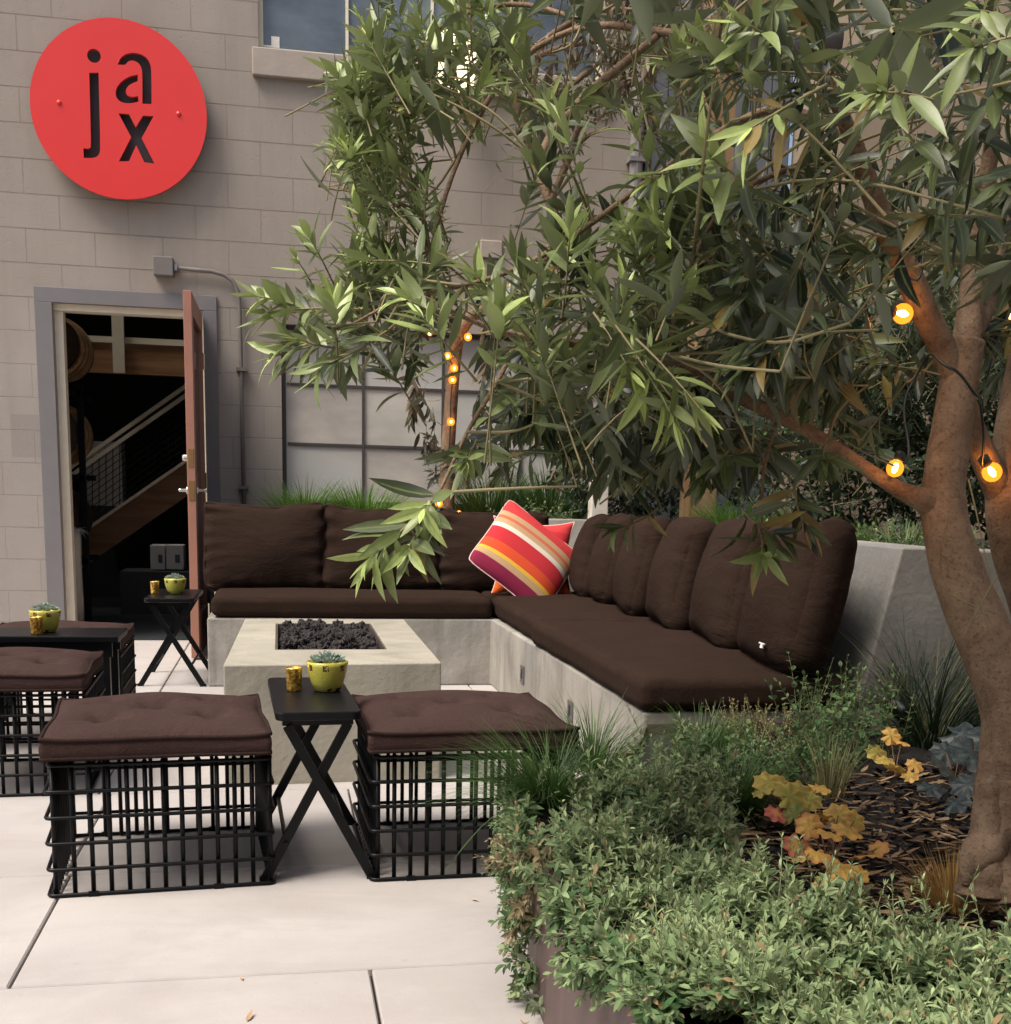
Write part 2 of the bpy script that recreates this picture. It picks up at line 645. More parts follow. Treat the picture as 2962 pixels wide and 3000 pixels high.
M = {}
M['block'] = mat_block()
M['paving'] = mat_paving()
M['bench'] = mat_concrete('bench_concrete', (0.37, 0.35, 0.31), (0.19, 0.18, 0.158), (0.235, 0.25, 0.275), bump=0.4)
M['pit'] = mat_concrete('pit_concrete', (0.36, 0.34, 0.28), (0.24, 0.225, 0.182), None, 4.0, False, 0.4)
M['trim'] = plain('grey_trim_paint', (0.165, 0.158, 0.162), 0.6, var=0.12, scale=9, bump=0.1)
M['blockplain'] = plain('sill_paint', (0.35, 0.302, 0.258), 0.8, var=0.14, scale=12, bump=0.3)
M['cream'] = plain('cream_paint', (0.70, 0.64, 0.50), 0.55, var=0.1, scale=14)
M['door'] = plain('door_paint', (0.33, 0.155, 0.11), 0.5, var=0.12, scale=12)
M['door_side'] = mat_wood('door_wood', (0.25, 0.125, 0.06), (0.36, 0.2, 0.1))
M['brass'] = plain('brass', (0.55, 0.36, 0.16), 0.35, 1.0, 0.15)
M['steel'] = plain('brushed_steel', (0.6, 0.6, 0.58), 0.3, 1.0, 0.1)
M['black'] = plain('black_coated_wire', (0.0025, 0.003, 0.004), 0.4, var=0.3, spec=0.2)
M['blacktop'] = plain('black_table_paint', (0.0028, 0.0034, 0.0045), 0.38, var=0.4, scale=14, bump=0.12, spec=0.22)
M['cushion'] = mat_fabric('brown_canvas', (0.0145, 0.0086, 0.0062), (0.0225, 0.0135, 0.0098))
M['stoolfab'] = mat_fabric('plum_brown_canvas', (0.028, 0.0165, 0.0148), (0.041, 0.0245, 0.022))
M['piping'] = mat_fabric('dark_brown_piping', (0.018, 0.011, 0.010), (0.025, 0.015, 0.013))
M['conduit'] = plain('conduit_paint', (0.15, 0.135, 0.125), 0.6, var=0.15, scale=10)
M['lava'] = plain('lava_stone', (0.02, 0.016, 0.0155), 0.85, var=0.9, scale=1.5, bump=0.8)
M['traymetal'] = plain('fire_tray_metal', (0.16, 0.14, 0.115), 0.45, 0.6, 0.3, 8)
M['corten'] = None
M['soil'] = plain('dark_soil', (0.012, 0.010, 0.009), 0.95, var=0.5, scale=25, bump=1.0)
M['bark'] = mat_bark()
M['twig'] = plain('olive_twig', (0.20, 0.17, 0.085), 0.8, var=0.3, scale=30)
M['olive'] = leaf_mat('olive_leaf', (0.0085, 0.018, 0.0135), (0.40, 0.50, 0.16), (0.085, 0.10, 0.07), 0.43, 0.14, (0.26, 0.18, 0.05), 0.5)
M['olive_far'] = leaf_mat('far_olive_leaf', (0.035, 0.04, 0.027), (0.19, 0.15, 0.075), (0.13, 0.10, 0.06), 0.5, 0.2)
M['jasmine'] = leaf_mat('glossy_climber_leaf', (0.035, 0.085, 0.024), (0.14, 0.25, 0.05), (0.08, 0.14, 0.05), 0.35, 0.25)
M['silver'] = leaf_mat('silver_leaf', (0.052, 0.115, 0.040), (0.40, 0.49, 0.25), (0.24, 0.285, 0.18), 0.65, 0.2, (0.33, 0.23, 0.12), 0.2, 0.3)
M['herb'] = leaf_mat('herb_leaf', (0.05, 0.118, 0.036), (0.21, 0.32, 0.11), (0.09, 0.13, 0.07), 0.6, 0.2)
M['darkgrass'] = leaf_mat('dark_grass_blade', (0.008, 0.017, 0.008), (0.04, 0.07, 0.025), (0.02, 0.035, 0.015), 0.5, 0.15, None, 0.25)
M['evergreen'] = leaf_mat('dark_evergreen_leaf', (0.012, 0.026, 0.012), (0.05, 0.09, 0.035), (0.03, 0.05, 0.025), 0.45, 0.12, None, 0.3)
M['grass'] = leaf_mat('grass_blade', (0.025, 0.062, 0.018), (0.10, 0.19, 0.04), (0.05, 0.10, 0.025), 0.5, 0.25)
M['grassb'] = leaf_mat('bright_grass_blade', (0.04, 0.11, 0.022), (0.16, 0.30, 0.05), (0.08, 0.16, 0.03), 0.5, 0.3)
M['drygrass'] = leaf_mat('dry_grass_blade', (0.30, 0.17, 0.05), (0.52, 0.33, 0.10), (0.38, 0.24, 0.08), 0.7, 0.2)
M['reed'] = leaf_mat('olive_reed', (0.13, 0.14, 0.05), (0.30, 0.27, 0.12), (0.2, 0.18, 0.09), 0.6, 0.2)
M['mulch'] = leaf_mat('leaf_litter', (0.15, 0.092, 0.05), (0.50, 0.35, 0.20), (0.3, 0.2, 0.12), 0.85, 0.05, None, 0.2)
M['succ'] = leaf_mat('succulent_leaf', (0.16, 0.24, 0.2), (0.36, 0.44, 0.36), (0.3, 0.38, 0.33), 0.6, 0.1)
t_ = NT('plum_steel')
n_ = t_.noise(t_.co(), 7, 6, 0.6)
c_ = t_.mix(n_, (0.075, 0.046, 0.043), (0.115, 0.075, 0.07))
c_ = t_.mix(t_.ramp(t_.noise(t_.map(t_.co(), (6, 6, 1)), 2.0, 4), [(0.5, 0.0), (0.7, 0.4)]), c_, (0.16, 0.115, 0.105))
t_.bsdf(c_, 0.55, 0.1, t_.bump(n_, 0.1, 0.004))
M['corten'] = t_.m


# ------------------------------------------------------------------ ground and paving
g = MB()
g.add([(-60, -60, -0.02), (60, -60, -0.02), (60, 60, -0.02), (-60, 60, -0.02)], [(0, 1, 2, 3)])
tag(g.build('ground', plain('dark_joint', (0.075, 0.06, 0.055), 0.95, var=0.4, scale=20)), kind='structure')

pv = MB()


def slab(x0, x1, y0, y1, gap=0.0032, ch=0.0035):
    x0, x1, y0, y1 = x0 + gap, x1 - gap, y0 + gap, y1 - gap
    a = [(x0, y0), (x1, y0), (x1, y1), (x0, y1)]
    b = [(x0 + ch, y0 + ch), (x1 - ch, y0 + ch), (x1 - ch, y1 - ch), (x0 + ch, y1 - ch)]
    vs = [(x, y, -0.018) for x, y in a] + [(x, y, -ch) for x, y in a] + [(x, y, 0.0) for x, y in b]
    fs = [(8, 9, 10, 11)]
    for k in (0, 4):
        for i in range(4):
            j = (i + 1) % 4
            fs.append((k + i, k + j, k + 4 + j, k + 4 + i))
    pv.add(vs, fs)


ycuts = [-8, -5.5, -3.2, -1.0, 0.9, 2.475, 3.22, 4.1, 6.2, 8.355]
for i in range(len(ycuts) - 1):
    y0, y1 = ycuts[i], ycuts[i + 1]
    if y1 <= 2.5:
        xs = [-9, -6.6, -4.2, -1.9, 0.176, 1.9, 4.2, 7]
    elif y1 <= 3.3:
        xs = [-9, -6.5, -4.0, -2.0, -0.548, 1.7, 4, 7]
    elif y1 < 4.2:
        xs = [-9, -6.5, -4.0, -2.0, -0.56, 0.215, 1.7, 4, 7]
    else:
        xs = [-9, -6.5, -4.0, -2.0, -0.6, 0.97, 3, 7]
    for a, b in zip(xs[:-1], xs[1:]):
        slab(a, b, y0, y1)
tag(pv.build('patio_paving', M['paving']), kind='structure')

fl = MB()
fl.add([(-4, 8.365, 0.004), (3.5, 8.365, 0.004), (3.5, 14, 0.004), (-4, 14, 0.004)], [(0, 1, 2, 3)])
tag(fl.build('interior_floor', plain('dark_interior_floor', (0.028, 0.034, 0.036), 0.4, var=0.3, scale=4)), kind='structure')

# ------------------------------------------------------------------ building
WY = 8.36
bld = empty('block_building', (0, WY, 0), 'taupe painted concrete block building with open doorway and steel windows behind the patio', 'building')
BL = (0, -WY, 0)


def wall_holes(x0, x1, z0, z1, holes, yf, yb):
    mb = MB()
    xs = sorted({x0, x1, *[h[0] for h in holes], *[h[1] for h in holes]})
    zs = sorted({z0, z1, *[h[2] for h in holes], *[h[3] for h in holes]})
    for a, b in zip(xs[:-1], xs[1:]):
        for c, d in zip(zs[:-1], zs[1:]):
            mx, mz = (a + b) / 2, (c + d) / 2
            if any(h[0] < mx < h[1] and h[2] < mz < h[3] for h in holes):
                continue
            mb.add([(a, yf, c), (b, yf, c), (b, yf, d), (a, yf, d)], [(0, 1, 2, 3)])
            mb.add([(a, yb, c), (b, yb, c), (b, yb, d), (a, yb, d)], [(3, 2, 1, 0)])
    for a, b, c, d in holes:
        mb.add([(a, yf, c), (a, yb, c), (a, yb, d), (a, yf, d)], [(0, 1, 2, 3)])
        mb.add([(b, yf, c), (b, yb, c), (b, yb, d), (b, yf, d)], [(3, 2, 1, 0)])
        mb.add([(a, yf, d), (b, yf, d), (b, yb, d), (a, yb, d)], [(3, 2, 1, 0)])
        mb.add([(a, yf, c), (b, yf, c), (b, yb, c), (a, yb, c)], [(0, 1, 2, 3)])
    return mb


DOOR = (-1.385, -0.475, 0.0, 2.12)
WLOW = (0.01, 2.2, 0.42, 2.06)
WUP = (-0.107, 2.1, 3.70, 5.3)
wall_holes(-6, 2.36, 0, 6.2, [DOOR, WLOW, WUP], 0.0, 0.2).build('wall', M['block'], bld)
iw = MB()
iw.add([(-4, 5.6, 0), (3.5, 5.6, 0), (3.5, 5.6, 4.5), (-4, 5.6, 4.5)], [(0, 1, 2, 3)])
iw.add([(-4, 0.2, 0), (-4, 5.6, 0), (-4, 5.6, 4.5), (-4, 0.2, 4.5)], [(0, 1, 2, 3)])
iw.add([(3.5, 0.2, 0), (3.5, 5.6, 0), (3.5, 5.6, 4.5), (3.5, 0.2, 4.5)], [(3, 2, 1, 0)])
iw.add([(2.36, 0.2, 0), (3.5, 0.2, 0), (3.5, 0.2, 4.5), (2.36, 0.2, 4.5)], [(0, 1, 2, 3)])
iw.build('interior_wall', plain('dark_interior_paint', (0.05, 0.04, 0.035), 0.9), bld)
rf = MB()
LIGHT_SHAFT = (-3.4, 0.2, 0.7, 2.1)      # roof opening added over the stairs to let daylight in
for (xa, xb, ya, yb_) in ((-6, 3.6, 0.0, LIGHT_SHAFT[2]), (-6, 3.6, LIGHT_SHAFT[3], 6), (-6, LIGHT_SHAFT[0], LIGHT_SHAFT[2], LIGHT_SHAFT[3]), (LIGHT_SHAFT[1], 3.6, LIGHT_SHAFT[2], LIGHT_SHAFT[3])):
    rf.box2((xa, ya, 6.203), (xb, yb_, 6.4))
rf.build('roof', plain('roof_board', (0.05, 0.045, 0.04), 0.9), bld)
cl = MB()
for (xa, xb, ya, yb_) in ((-4, 3.5, 0.2, LIGHT_SHAFT[2]), (-4, 3.5, LIGHT_SHAFT[3], 5.6), (-4, LIGHT_SHAFT[0], LIGHT_SHAFT[2], LIGHT_SHAFT[3]), (LIGHT_SHAFT[1], 3.5, LIGHT_SHAFT[2], LIGHT_SHAFT[3])):
    cl.add([(xa, ya, 4.5), (xb, ya, 4.5), (xb, yb_, 4.5), (xa, yb_, 4.5)], [(0, 1, 2, 3)])
a_, b_, c_, d_ = LIGHT_SHAFT
for (p_, q_) in (((a_, c_), (b_, c_)), ((b_, c_), (b_, d_)), ((b_, d_), (a_, d_)), ((a_, d_), (a_, c_))):
    cl.add([(*p_, 4.5), (*q_, 4.5), (*q_, 6.203), (*p_, 6.203)], [(0, 1, 2, 3)])
cl.build('ceiling', plain('pale_ceiling', (0.55, 0.52, 0.47), 0.9), bld)  # ceiling plus walls of the added shaft, pale to carry daylight down
# door frame: wide flat grey casing
df = MB()
fx0, fx1, fz = -1.49, -0.39, 2.207
df.box2((fx0, -0.022, 0.0), (DOOR[0], 0.0, 2.115))
df.box2((DOOR[1], -0.022, 0.0), (fx1, 0.0, 2.115))
df.box2((fx0, -0.022, 2.115), (fx1, 0.0, fz))
fr = df.build('door_frame', M['trim'], bld, bevel=0.003)
js = MB()
js.box2((DOOR[0], 0.045, 0.0), (DOOR[0] + 0.052, 0.14, 2.075))
js.box2((DOOR[1] - 0.02, 0.02, 0.0), (DOOR[1], 0.14, 2.075))
js.box2((DOOR[0], 0.02, 2.075), (DOOR[1], 0.14, 2.117))
js.build('door_stop', M['cream'], fr, bevel=0.002)
# the door, swung out ~90 degrees: brown stiles around a tall pane
dr = MB()
DX, DW, DT = -0.482, 0.955, 0.046
dx0, dx1 = DX - DT, DX
Y1, Y0 = -0.03, -0.03 - DW
dr.box2((dx0, Y0, 0.012), (dx1, Y0 + 0.11, 2.09))
dr.box2((dx0, Y1 - 0.11, 0.012), (dx1, Y1, 2.09))
dr.box2((dx0, Y0 + 0.11, 0.012), (dx1, Y1 - 0.11, 0.25))
dr.box2((dx0, Y0 + 0.11, 1.97), (dx1, Y1 - 0.11, 2.09))
door = dr.build('door', M['door'], bld, bevel=0.002)
gp = MB()
gp.box2((dx0 + 0.018, Y0 + 0.11, 0.25), (dx0 + 0.026, Y1 - 0.11, 1.97))
gp.build('pane', mat_pane('door_glass', (0.035, 0.05, 0.055), 0.08), door)
hy = Y0 + 0.065
for sx, xx in ((1, dx1), (-1, dx0)):
    hd = MB()
    hd.lathe([(0.024, 0.0), (0.024, 0.008), (0.011, 0.012), (0.010, 0.045)], (xx, hy, 0.985), 12, rotm(0, sx * math.pi / 2, 0))
    hd.tube([(xx + sx * 0.045, hy, 0.985), (xx + sx * 0.048, hy + 0.03, 0.985), (xx + sx * 0.045, hy + 0.11, 0.982)], [0.011, 0.010, 0.007], 8)
    hd.build('handle', M['steel'], door, smooth=True)
for za, zb in ((0.93, 1.04), (1.12, 1.22)):
    lk = MB()
    lk.box2((dx0 + 0.008, Y0 - 0.003, za), (dx1 - 0.008, Y0 + 0.002, zb))
    lk.build('lock_plate', M['brass'], door)
lk = MB()
lk.lathe([(0.02, 0), (0.02, 0.02), (0.015, 0.028)], (dx0, hy, 1.17), 12, rotm(0, -math.pi / 2, 0))
lk.build('deadbolt', M['steel'], door)
for z in (0.3, 1.05, 1.8):
    hg = MB()
    hg.lathe([(0.008, -0.05), (0.008, 0.05)], (DX + 0.006, -0.022 - 0.008, z), 8)
    hg.build('hinge', M['steel'], door)


def window(hole, xs, zs, frame_m, pane_ms, bar=0.018, ins=0.06, edge=0.028):
    x0, x1, z0, z1 = hole
    f = MB()
    f.box2((x0, ins, z0), (x0 + edge, ins + 0.04, z1))
    f.box2((x1 - edge, ins, z0), (x1, ins + 0.04, z1))
    f.box2((x0 + edge, ins, z0), (x1 - edge, ins + 0.04, z0 + edge))
    f.box2((x0 + edge, ins, z1 - edge), (x1 - edge, ins + 0.04, z1))
    for x in xs:
        f.box2((x - bar / 2, ins + 0.003, z0 + edge), (x + bar / 2, ins + 0.037, z1 - edge))
    X = [x0 + edge] + list(xs) + [x1 - edge]
    for z in zs:
        for a, b in zip(X[:-1], X[1:]):
            f.box2((a + bar / 2, ins + 0.006, z - bar / 2), (b - bar / 2, ins + 0.034, z + bar / 2))
    w = f.build('window', frame_m, bld)
    Z = [z0 + edge] + list(zs) + [z1 - edge]
    k = 0
    for a, b in zip(X[:-1], X[1:]):
        for c, d in zip(Z[:-1], Z[1:]):
            p = MB().box2((a, ins + 0.018, c), (b, ins + 0.024, d))
            p.build('pane', pane_ms[(k * 7 + 3 * (k // 3)) % len(pane_ms)], w)
            k += 1
    return w


frost = [mat_pane('frosted_pane', (0.60, 0.58, 0.53), 0.42, 0.03, color2=(0.45, 0.44, 0.40)),
         mat_pane('frosted_pane_b', (0.54, 0.55, 0.53), 0.42, 0.03, color2=(0.5, 0.48, 0.45)),
         mat_pane('frosted_pane_c', (0.6, 0.56, 0.5), 0.42, 0.03, color2=(0.4, 0.38, 0.36))]
window(WLOW, (0.545, 1.08, 1.62), (0.93, 1.306, 1.69), plain('window_steel', (0.065, 0.06, 0.058), 0.5, var=0.2), frost)
dark_glass = [mat_pane('dark_blue_glass', (0.07, 0.09, 0.115), 0.1, 0.1, color2=(0.15, 0.18, 0.21), scale=1.6)]
window(WUP, (0.44, 0.98, 1.52), (4.45,), M['cream'], dark_glass, ins=0.05)
sl = MB()
sl.box2((-0.147, -0.045, 3.535), (2.14, 0.0, 3.697))
sl.build('window_sill', M['blockplain'], bld, bevel=0.006)
st = MB()
st.box2((-0.03, 0.063, 3.735), (0.02, 0.066, 3.80))
st.box2((-0.09, 0.0632, 3.735), (-0.03, 0.0658, 3.745))
st.build('sticker', plain('white_sticker', (0.7, 0.68, 0.62), 0.6), bld)
for z in (0.0,):
    pb = MB()
    pb.box2((1.305, -0.016, 2.545), (1.455, 0.0, 2.66))
    pb.build('wall_vent', M['blockplain'], bld, bevel=0.008)

# siding wall and tan wall further right
sdw = MB()
x = 2.40
while x < 3.4:
    sdw.box2((x, 0, 0), (x + 0.135, 0.03, 5.6))
    sdw.box2((x + 0.135, 0.012, 0), (x + 0.145, 0.03, 5.6))
    x += 0.145
sw = sdw.build('siding_wall', plain('blue_grey_siding', (0.115, 0.13, 0.155), 0.6, var=0.2, scale=5), loc=(0, WY - 0.05, 0))
tag(sw, 'blue grey vertical board wall beyond the gutter pipe, behind the olive branches', 'wall')
tw = MB()
tw.box2((3.45, 7.4, 0), (8, 7.6, 5.4))
tw.box2((5.0, -2, 0), (5.2, 7.4, 5.4))
tw.box2((3.45, 7.602, 0), (3.6, 8.35, 5.4))
o = tw.build('garden_wall', plain('tan_render', (0.27, 0.22, 0.16), 0.85, var=0.2, scale=4, bump=0.2))
tag(o, 'tan rendered wall behind the climbing shrub at the right edge', 'wall')
nb = MB()  # wall added out of view to cut the frontal sky light
nb.box2((-12, -5.0, 0), (5.2, -4.6, 5.2))
nbo = nb.build('sky_blocker', plain('blocker_grey_brown', (0.26, 0.22, 0.18), 0.85, var=0.2, scale=2))
tag(nbo, 'tall grey brown wall added unseen behind the camera to block frontal sky light', 'wall')
pp = MB()
pp.tube([(2.335, WY - 0.06, 0.9), (2.335, WY - 0.06, 5.5)], 0.045, 12)
for z in (1.6, 3.2, 4.8):
    pp.box2((2.28, WY - 0.11, z), (2.39, WY - 0.003, z + 0.03))
tag(pp.build('downpipe', plain('downpipe_paint', (0.21, 0.20, 0.205), 0.5), smooth=False), 'grey vertical downpipe at the corner between block wall and blue siding', 'pipe')
pst = MB()
pst.box2((2.42, 7.15, 0.6), (2.60, 7.33, 5.3))
po = pst.build('timber_post', mat_wood('weathered_timber', (0.25, 0.15, 0.07), (0.42, 0.29, 0.17), 'Z', 0.6), bevel=0.008)
tag(po, 'tall weathered timber post standing behind the olive canopy beside blue siding', 'post')
pst = MB()
pst.box2((1.83, 7.2, 0.7), (1.93, 7.3, 1.33))
tag(pst.build('white_post', plain('white_painted_wood', (0.72, 0.68, 0.6), 0.6), bevel=0.004), 'short white painted post in the planting behind the bench corner', 'post')
dc = MB()
dc.tube([at(1395, -80, 6.8), at(1440, 30, 6.8), at(1500, 90, 6.8), at(1580, 100, 6.8)], 0.14, 16)
tag(dc.build('ventilation_duct', plain('dark_duct', (0.05, 0.045, 0.05), 0.5), smooth=True), 'dark curved duct at the top behind the olive leaves', 'duct')

# ------------------------------------------------------------------ round red sign
SC = (-0.936, 3.2485)
SR = 0.513
sg = empty('wall_sign', (SC[0], 8.27, SC[1]), 'round red metal sign with cut-out letters high on the block wall', 'sign')
J = [(-1.104, 3.442), (-1.05, 3.447), (-1.054, 3.016), (-1.061, 2.988), (-1.075, 2.97), (-1.099, 2.96), (-1.153, 2.957), (-1.153, 3.013), (-1.13, 3.011), (-1.114, 3.016), (-1.108, 3.032)]
A1 = [(-0.938, 3.502), (-0.921, 3.543), (-0.884, 3.57), (-0.832, 3.579), (-0.78, 3.566), (-0.752, 3.533), (-0.743, 3.484), (-0.748, 3.296), (-0.802, 3.293), (-0.797, 3.459), (-0.8, 3.494), (-0.813, 3.518), (-0.836, 3.531), (-0.859, 3.533), (-0.88, 3.523), (-0.894, 3.503)]
A2 = [(-0.823, 3.456), (-0.867, 3.445), (-0.909, 3.419), (-0.941, 3.386), (-0.956, 3.352), (-0.954, 3.319), (-0.934, 3.295), (-0.898, 3.287), (-0.856, 3.292), (-0.824, 3.304), (-0.826, 3.335), (-0.86, 3.326), (-0.886, 3.33), (-0.898, 3.349), (-0.89, 3.378), (-0.863, 3.402), (-0.826, 3.418)]
XL = [(-0.943, 3.227), (-0.882, 3.228), (-0.845, 3.155), (-0.801, 3.225), (-0.738, 3.228), (-0.812, 3.096), (-0.74, 2.955), (-0.8, 2.958), (-0.845, 3.053), (-0.89, 2.958), (-0.95, 2.952), (-0.873, 3.097)]
DOT = [(-1.073 + 0.039 * math.cos(a), 3.539 + 0.039 * math.sin(a)) for a in np.linspace(0, 2 * math.pi, 24, endpoint=False)]
cu = bpy.data.curves.new('disc', 'CURVE')
cu.dimensions = '2D'
cu.fill_mode = 'BOTH'
cu.extrude = 0.012
cu.bevel_depth = 0.0
outline = [(SC[0] + SR * math.cos(a), SC[1] + SR * math.sin(a)) for a in np.linspace(0, 2 * math.pi, 96, endpoint=False)]


def area(p):
    return sum(p[i][0] * p[(i + 1) % len(p)][1] - p[(i + 1) % len(p)][0] * p[i][1] for i in range(len(p)))


def smooth_poly(p, it=1, corner=55):
    for _ in range(it):
        q = []
        n = len(p)
        for i in range(n):
            a, b, c = np.array(p[i - 1]), np.array(p[i]), np.array(p[(i + 1) % n])
            v1, v2 = unit(b - a), unit(c - b)
            if math.degrees(math.acos(max(-1, min(1, float(v1 @ v2))))) > corner:
                q.append(tuple(b))
            else:
                q.append(tuple(b * 0.75 + a * 0.25))
                q.append(tuple(b * 0.75 + c * 0.25))
        p = q
    return p


for k, pl in enumerate([outline, DOT] + [smooth_poly(p, 2) for p in (J, A1, A2, XL)]):
    if (area(pl) < 0) == (k == 0):
        pl = pl[::-1]
    sp = cu.splines.new('POLY')
    sp.points.add(len(pl) - 1)
    for q, (px, pz) in zip(sp.points, pl):
        q.co = (px - SC[0], pz - SC[1], 0, 1)
    sp.use_cyclic_u = True
tmp = bpy.data.objects.new('tmp', cu)
col.objects.link(tmp)
bpy.context.view_layer.update()
me = bpy.data.meshes.new_from_object(tmp.evaluated_get(bpy.context.evaluated_depsgraph_get()))
bpy.data.objects.remove(tmp)
me.name = 'disc'
t_ = NT('red_enamel')
n_ = t_.noise(t_.co(), 2.5, 3)
c_ = t_.mix(n_, (0.68, 0.028, 0.023), (0.73, 0.038, 0.030))
t_.bsdf(c_, 0.28, spec=0.5, coat=0.25, normal=t_.bump(t_.noise(t_.co(), 3, 2), 0.04, 0.02))
me.materials.clear()
me.materials.append(t_.m)
disc = bpy.data.objects.new('disc', me)
col.objects.link(disc)
disc.parent = sg
disc.rotation_euler = (math.pi / 2, 0, 0)
bk = MB()
bk.lathe([(SR - 0.012, 0.0), (SR - 0.012, 0.02)], (0, 0.066, 0), 72, rotm(math.pi / 2, 0, 0))  # dark sheet added to stand in for wall shade behind the letters
bk.build('letter_shade', plain('dark_letter_shade', (0.045, 0.04, 0.043), 0.7, var=0.3, scale=6), sg)
for (sx, sz) in ((-1.282, 3.259), (-0.59, 3.252)):
    sc_ = MB()
    sc_.lathe([(0.015, 0.0), (0.0145, 0.004), (0.009, 0.008)], (sx - SC[0], -0.012, sz - SC[1]), 14, rotm(math.pi / 2, 0, 0))
    s2_ = MB()
    s2_.tube([(sx - SC[0], 0.013, sz - SC[1]), (sx - SC[0], 0.046, sz - SC[1])], 0.008, 8)
    s2_.build('standoff', M['steel'], sg, smooth=True)
    sc_.build('screw', t_.m, sg, smooth=True)

# ------------------------------------------------------------------ junction box with conduit
jb = empty('electrical_box', (-0.706, WY, 2.36), 'small square grey electrical box above the doorway with bent conduit running down the wall', 'electrical box')
JL = (0.706, -WY, -2.36)
b = MB()
b.box2((-0.767, WY - 0.085, 2.305), (-0.647, WY - 0.002, 2.418))
b.build('housing', M['conduit'], jb, bevel=0.005, loc=JL)
cp = [(-0.647, WY - 0.03, 2.362), (-0.42, WY - 0.03, 2.355), (-0.34, WY - 0.03, 2.338), (-0.285, WY - 0.03, 2.30), (-0.255, WY - 0.03, 2.235), (-0.247, WY - 0.03, 2.15), (-0.243, WY - 0.03, 1.5), (-0.238, WY - 0.03, 0.6)]
b = MB()
b.tube(cp, 0.0135, 10)
b.build('conduit_pipe', M['conduit'], jb, smooth=True, loc=JL)
for z in (1.0, 1.75):
    b = MB()
    b.box2((-0.275, WY - 0.048, z), (-0.208, WY - 0.002, z + 0.022))
    b.build('pipe_clip', M['conduit'], jb, loc=JL)
b = MB()
b.box2((-0.642, WY - 0.05, 2.345), (-0.625, WY - 0.01, 2.38))
b.build('connector', M['steel'], jb, loc=JL)

# ------------------------------------------------------------------ interior things seen through the doorway
mz = MB()
zq = 10.5
mz.box2((-4, zq, 1.885), (3.4, zq + 0.08, 2.115))
mo = mz.build('mezzanine_beam', mat_wood('chipboard', (0.22, 0.11, 0.05), (0.36, 0.2, 0.095), 'X'))
tag(mo, 'brown timber beam across the room inside the doorway', 'beam')
b = MB()
b.box2((-4, zq - 0.015, 2.118), (3.4, zq + 0.09, 2.165))
b.build('trim', M['cream'], mo)
b = MB()
b.box2((-1.295, zq - 0.06, 1.885), (-1.205, zq - 0.018, 2.75))
tag(b.build('ceiling_post', M['cream']), 'cream square post crossing the brown beam inside', 'post')
barrel_m = mat_wood('oak_stave', (0.42, 0.24, 0.11), (0.62, 0.40, 0.21), 'Y')
head_m = mat_wood('barrel_head', (0.04, 0.025, 0.016), (0.07, 0.045, 0.028), 'X')
hoop_m = plain('barrel_hoop', (0.09, 0.08, 0.07), 0.5, 0.7)
bar_lab = ['topmost wine barrel just inside the doorway', 'middle wine barrel of the stack inside the doorway', 'lowest dark wine barrel inside the doorway']
for k, py in enumerate((660, 820, 976)):
    c = at_y(111, py, 9.55)
    br_ = empty('wine_barrel', tuple(c), bar_lab[k], 'barrel', 'barrels stacked inside the doorway')
    R0 = 0.225
    ys = np.linspace(-0.3, 0.3, 11)
    prof = [(R0 * (1 - 0.16 * (2 * abs(y) / 0.6) ** 2), y) for y in ys]
    b = MB()
    b.lathe(prof, n=32, rot=rotm(math.pi / 2, 0, 0), cap0=False, cap1=False)
    b.build('staves', barrel_m if k < 2 else head_m, br_, smooth=True)
    b = MB()
    b.lathe([(R0 * 0.83, -0.27), (R0 * 0.83, -0.265)], n=32, rot=rotm(math.pi / 2, 0, 0))
    b.build('head', head_m, br_)
    b = MB()
    b.lathe([(R0 * 0.83, 0.27), (R0 * 0.83, 0.275)], n=32, rot=rotm(math.pi / 2, 0, 0))
    b.build('head', head_m, br_)
    for y in (-0.285, -0.2, -0.11, 0.11, 0.2, 0.285):
        rr = R0 * (1 - 0.16 * (2 * abs(y) / 0.6) ** 2) + 0.002
        b = MB()
        b.lathe([(rr, y - 0.014), (rr + 0.001, y + 0.014)], n=32, rot=rotm(math.pi / 2, 0, 0), cap0=False, cap1=False)
        b.build('hoop', hoop_m, br_, smooth=True)
rk = MB()
for z in (at_y(104, 900, 9.55)[2], at_y(104, 745, 9.55)[2], at_y(104, 1055, 9.55)[2]):
    rk.box2((-2.2, 9.25, z - 0.02), (-1.37, 9.3, z + 0.02))
    rk.box2((-2.2, 9.8, z - 0.02), (-1.37, 9.85, z + 0.02))
rk.box2((-1.4, 9.25, 0.005), (-1.36, 9.3, 1.7))
rk.box2((-2.2, 9.25, 0.005), (-2.16, 9.3, 1.7))
tag(rk.build('barrel_rack', M['black']), 'black steel rack holding the wine barrels', 'rack')
stc = empty('staircase', (-1.2, 10.6, 0), 'timber staircase with wire mesh railing inside the dark doorway', 'staircase')
SLc = (1.2, -10.6, 0)
def S3(px, py, Y=10.6):
    return at_y(px, py, Y)
b = MB()
a0, a1 = S3(150, 1012), S3(420, 826)
b.hexa([S3(150, 1075), S3(420, 890), S3(420, 890) + [0, 0.05, 0], S3(150, 1075) + [0, 0.05, 0], a0, a1, a1 + [0, 0.05, 0], a0 + [0, 0.05, 0]])
b.build('stringer', mat_wood('stringer_wood', (0.22, 0.115, 0.06), (0.34, 0.19, 0.10), 'X'), stc, loc=SLc)
b = MB()
b.bar(a0 + [0, -0.01, 0.012], a1 + [0, -0.01, 0.012], 0.09, 0.024)
b.build('stringer_cap', plain('stair_cap', (0.5, 0.43, 0.34), 0.6), stc, loc=SLc)
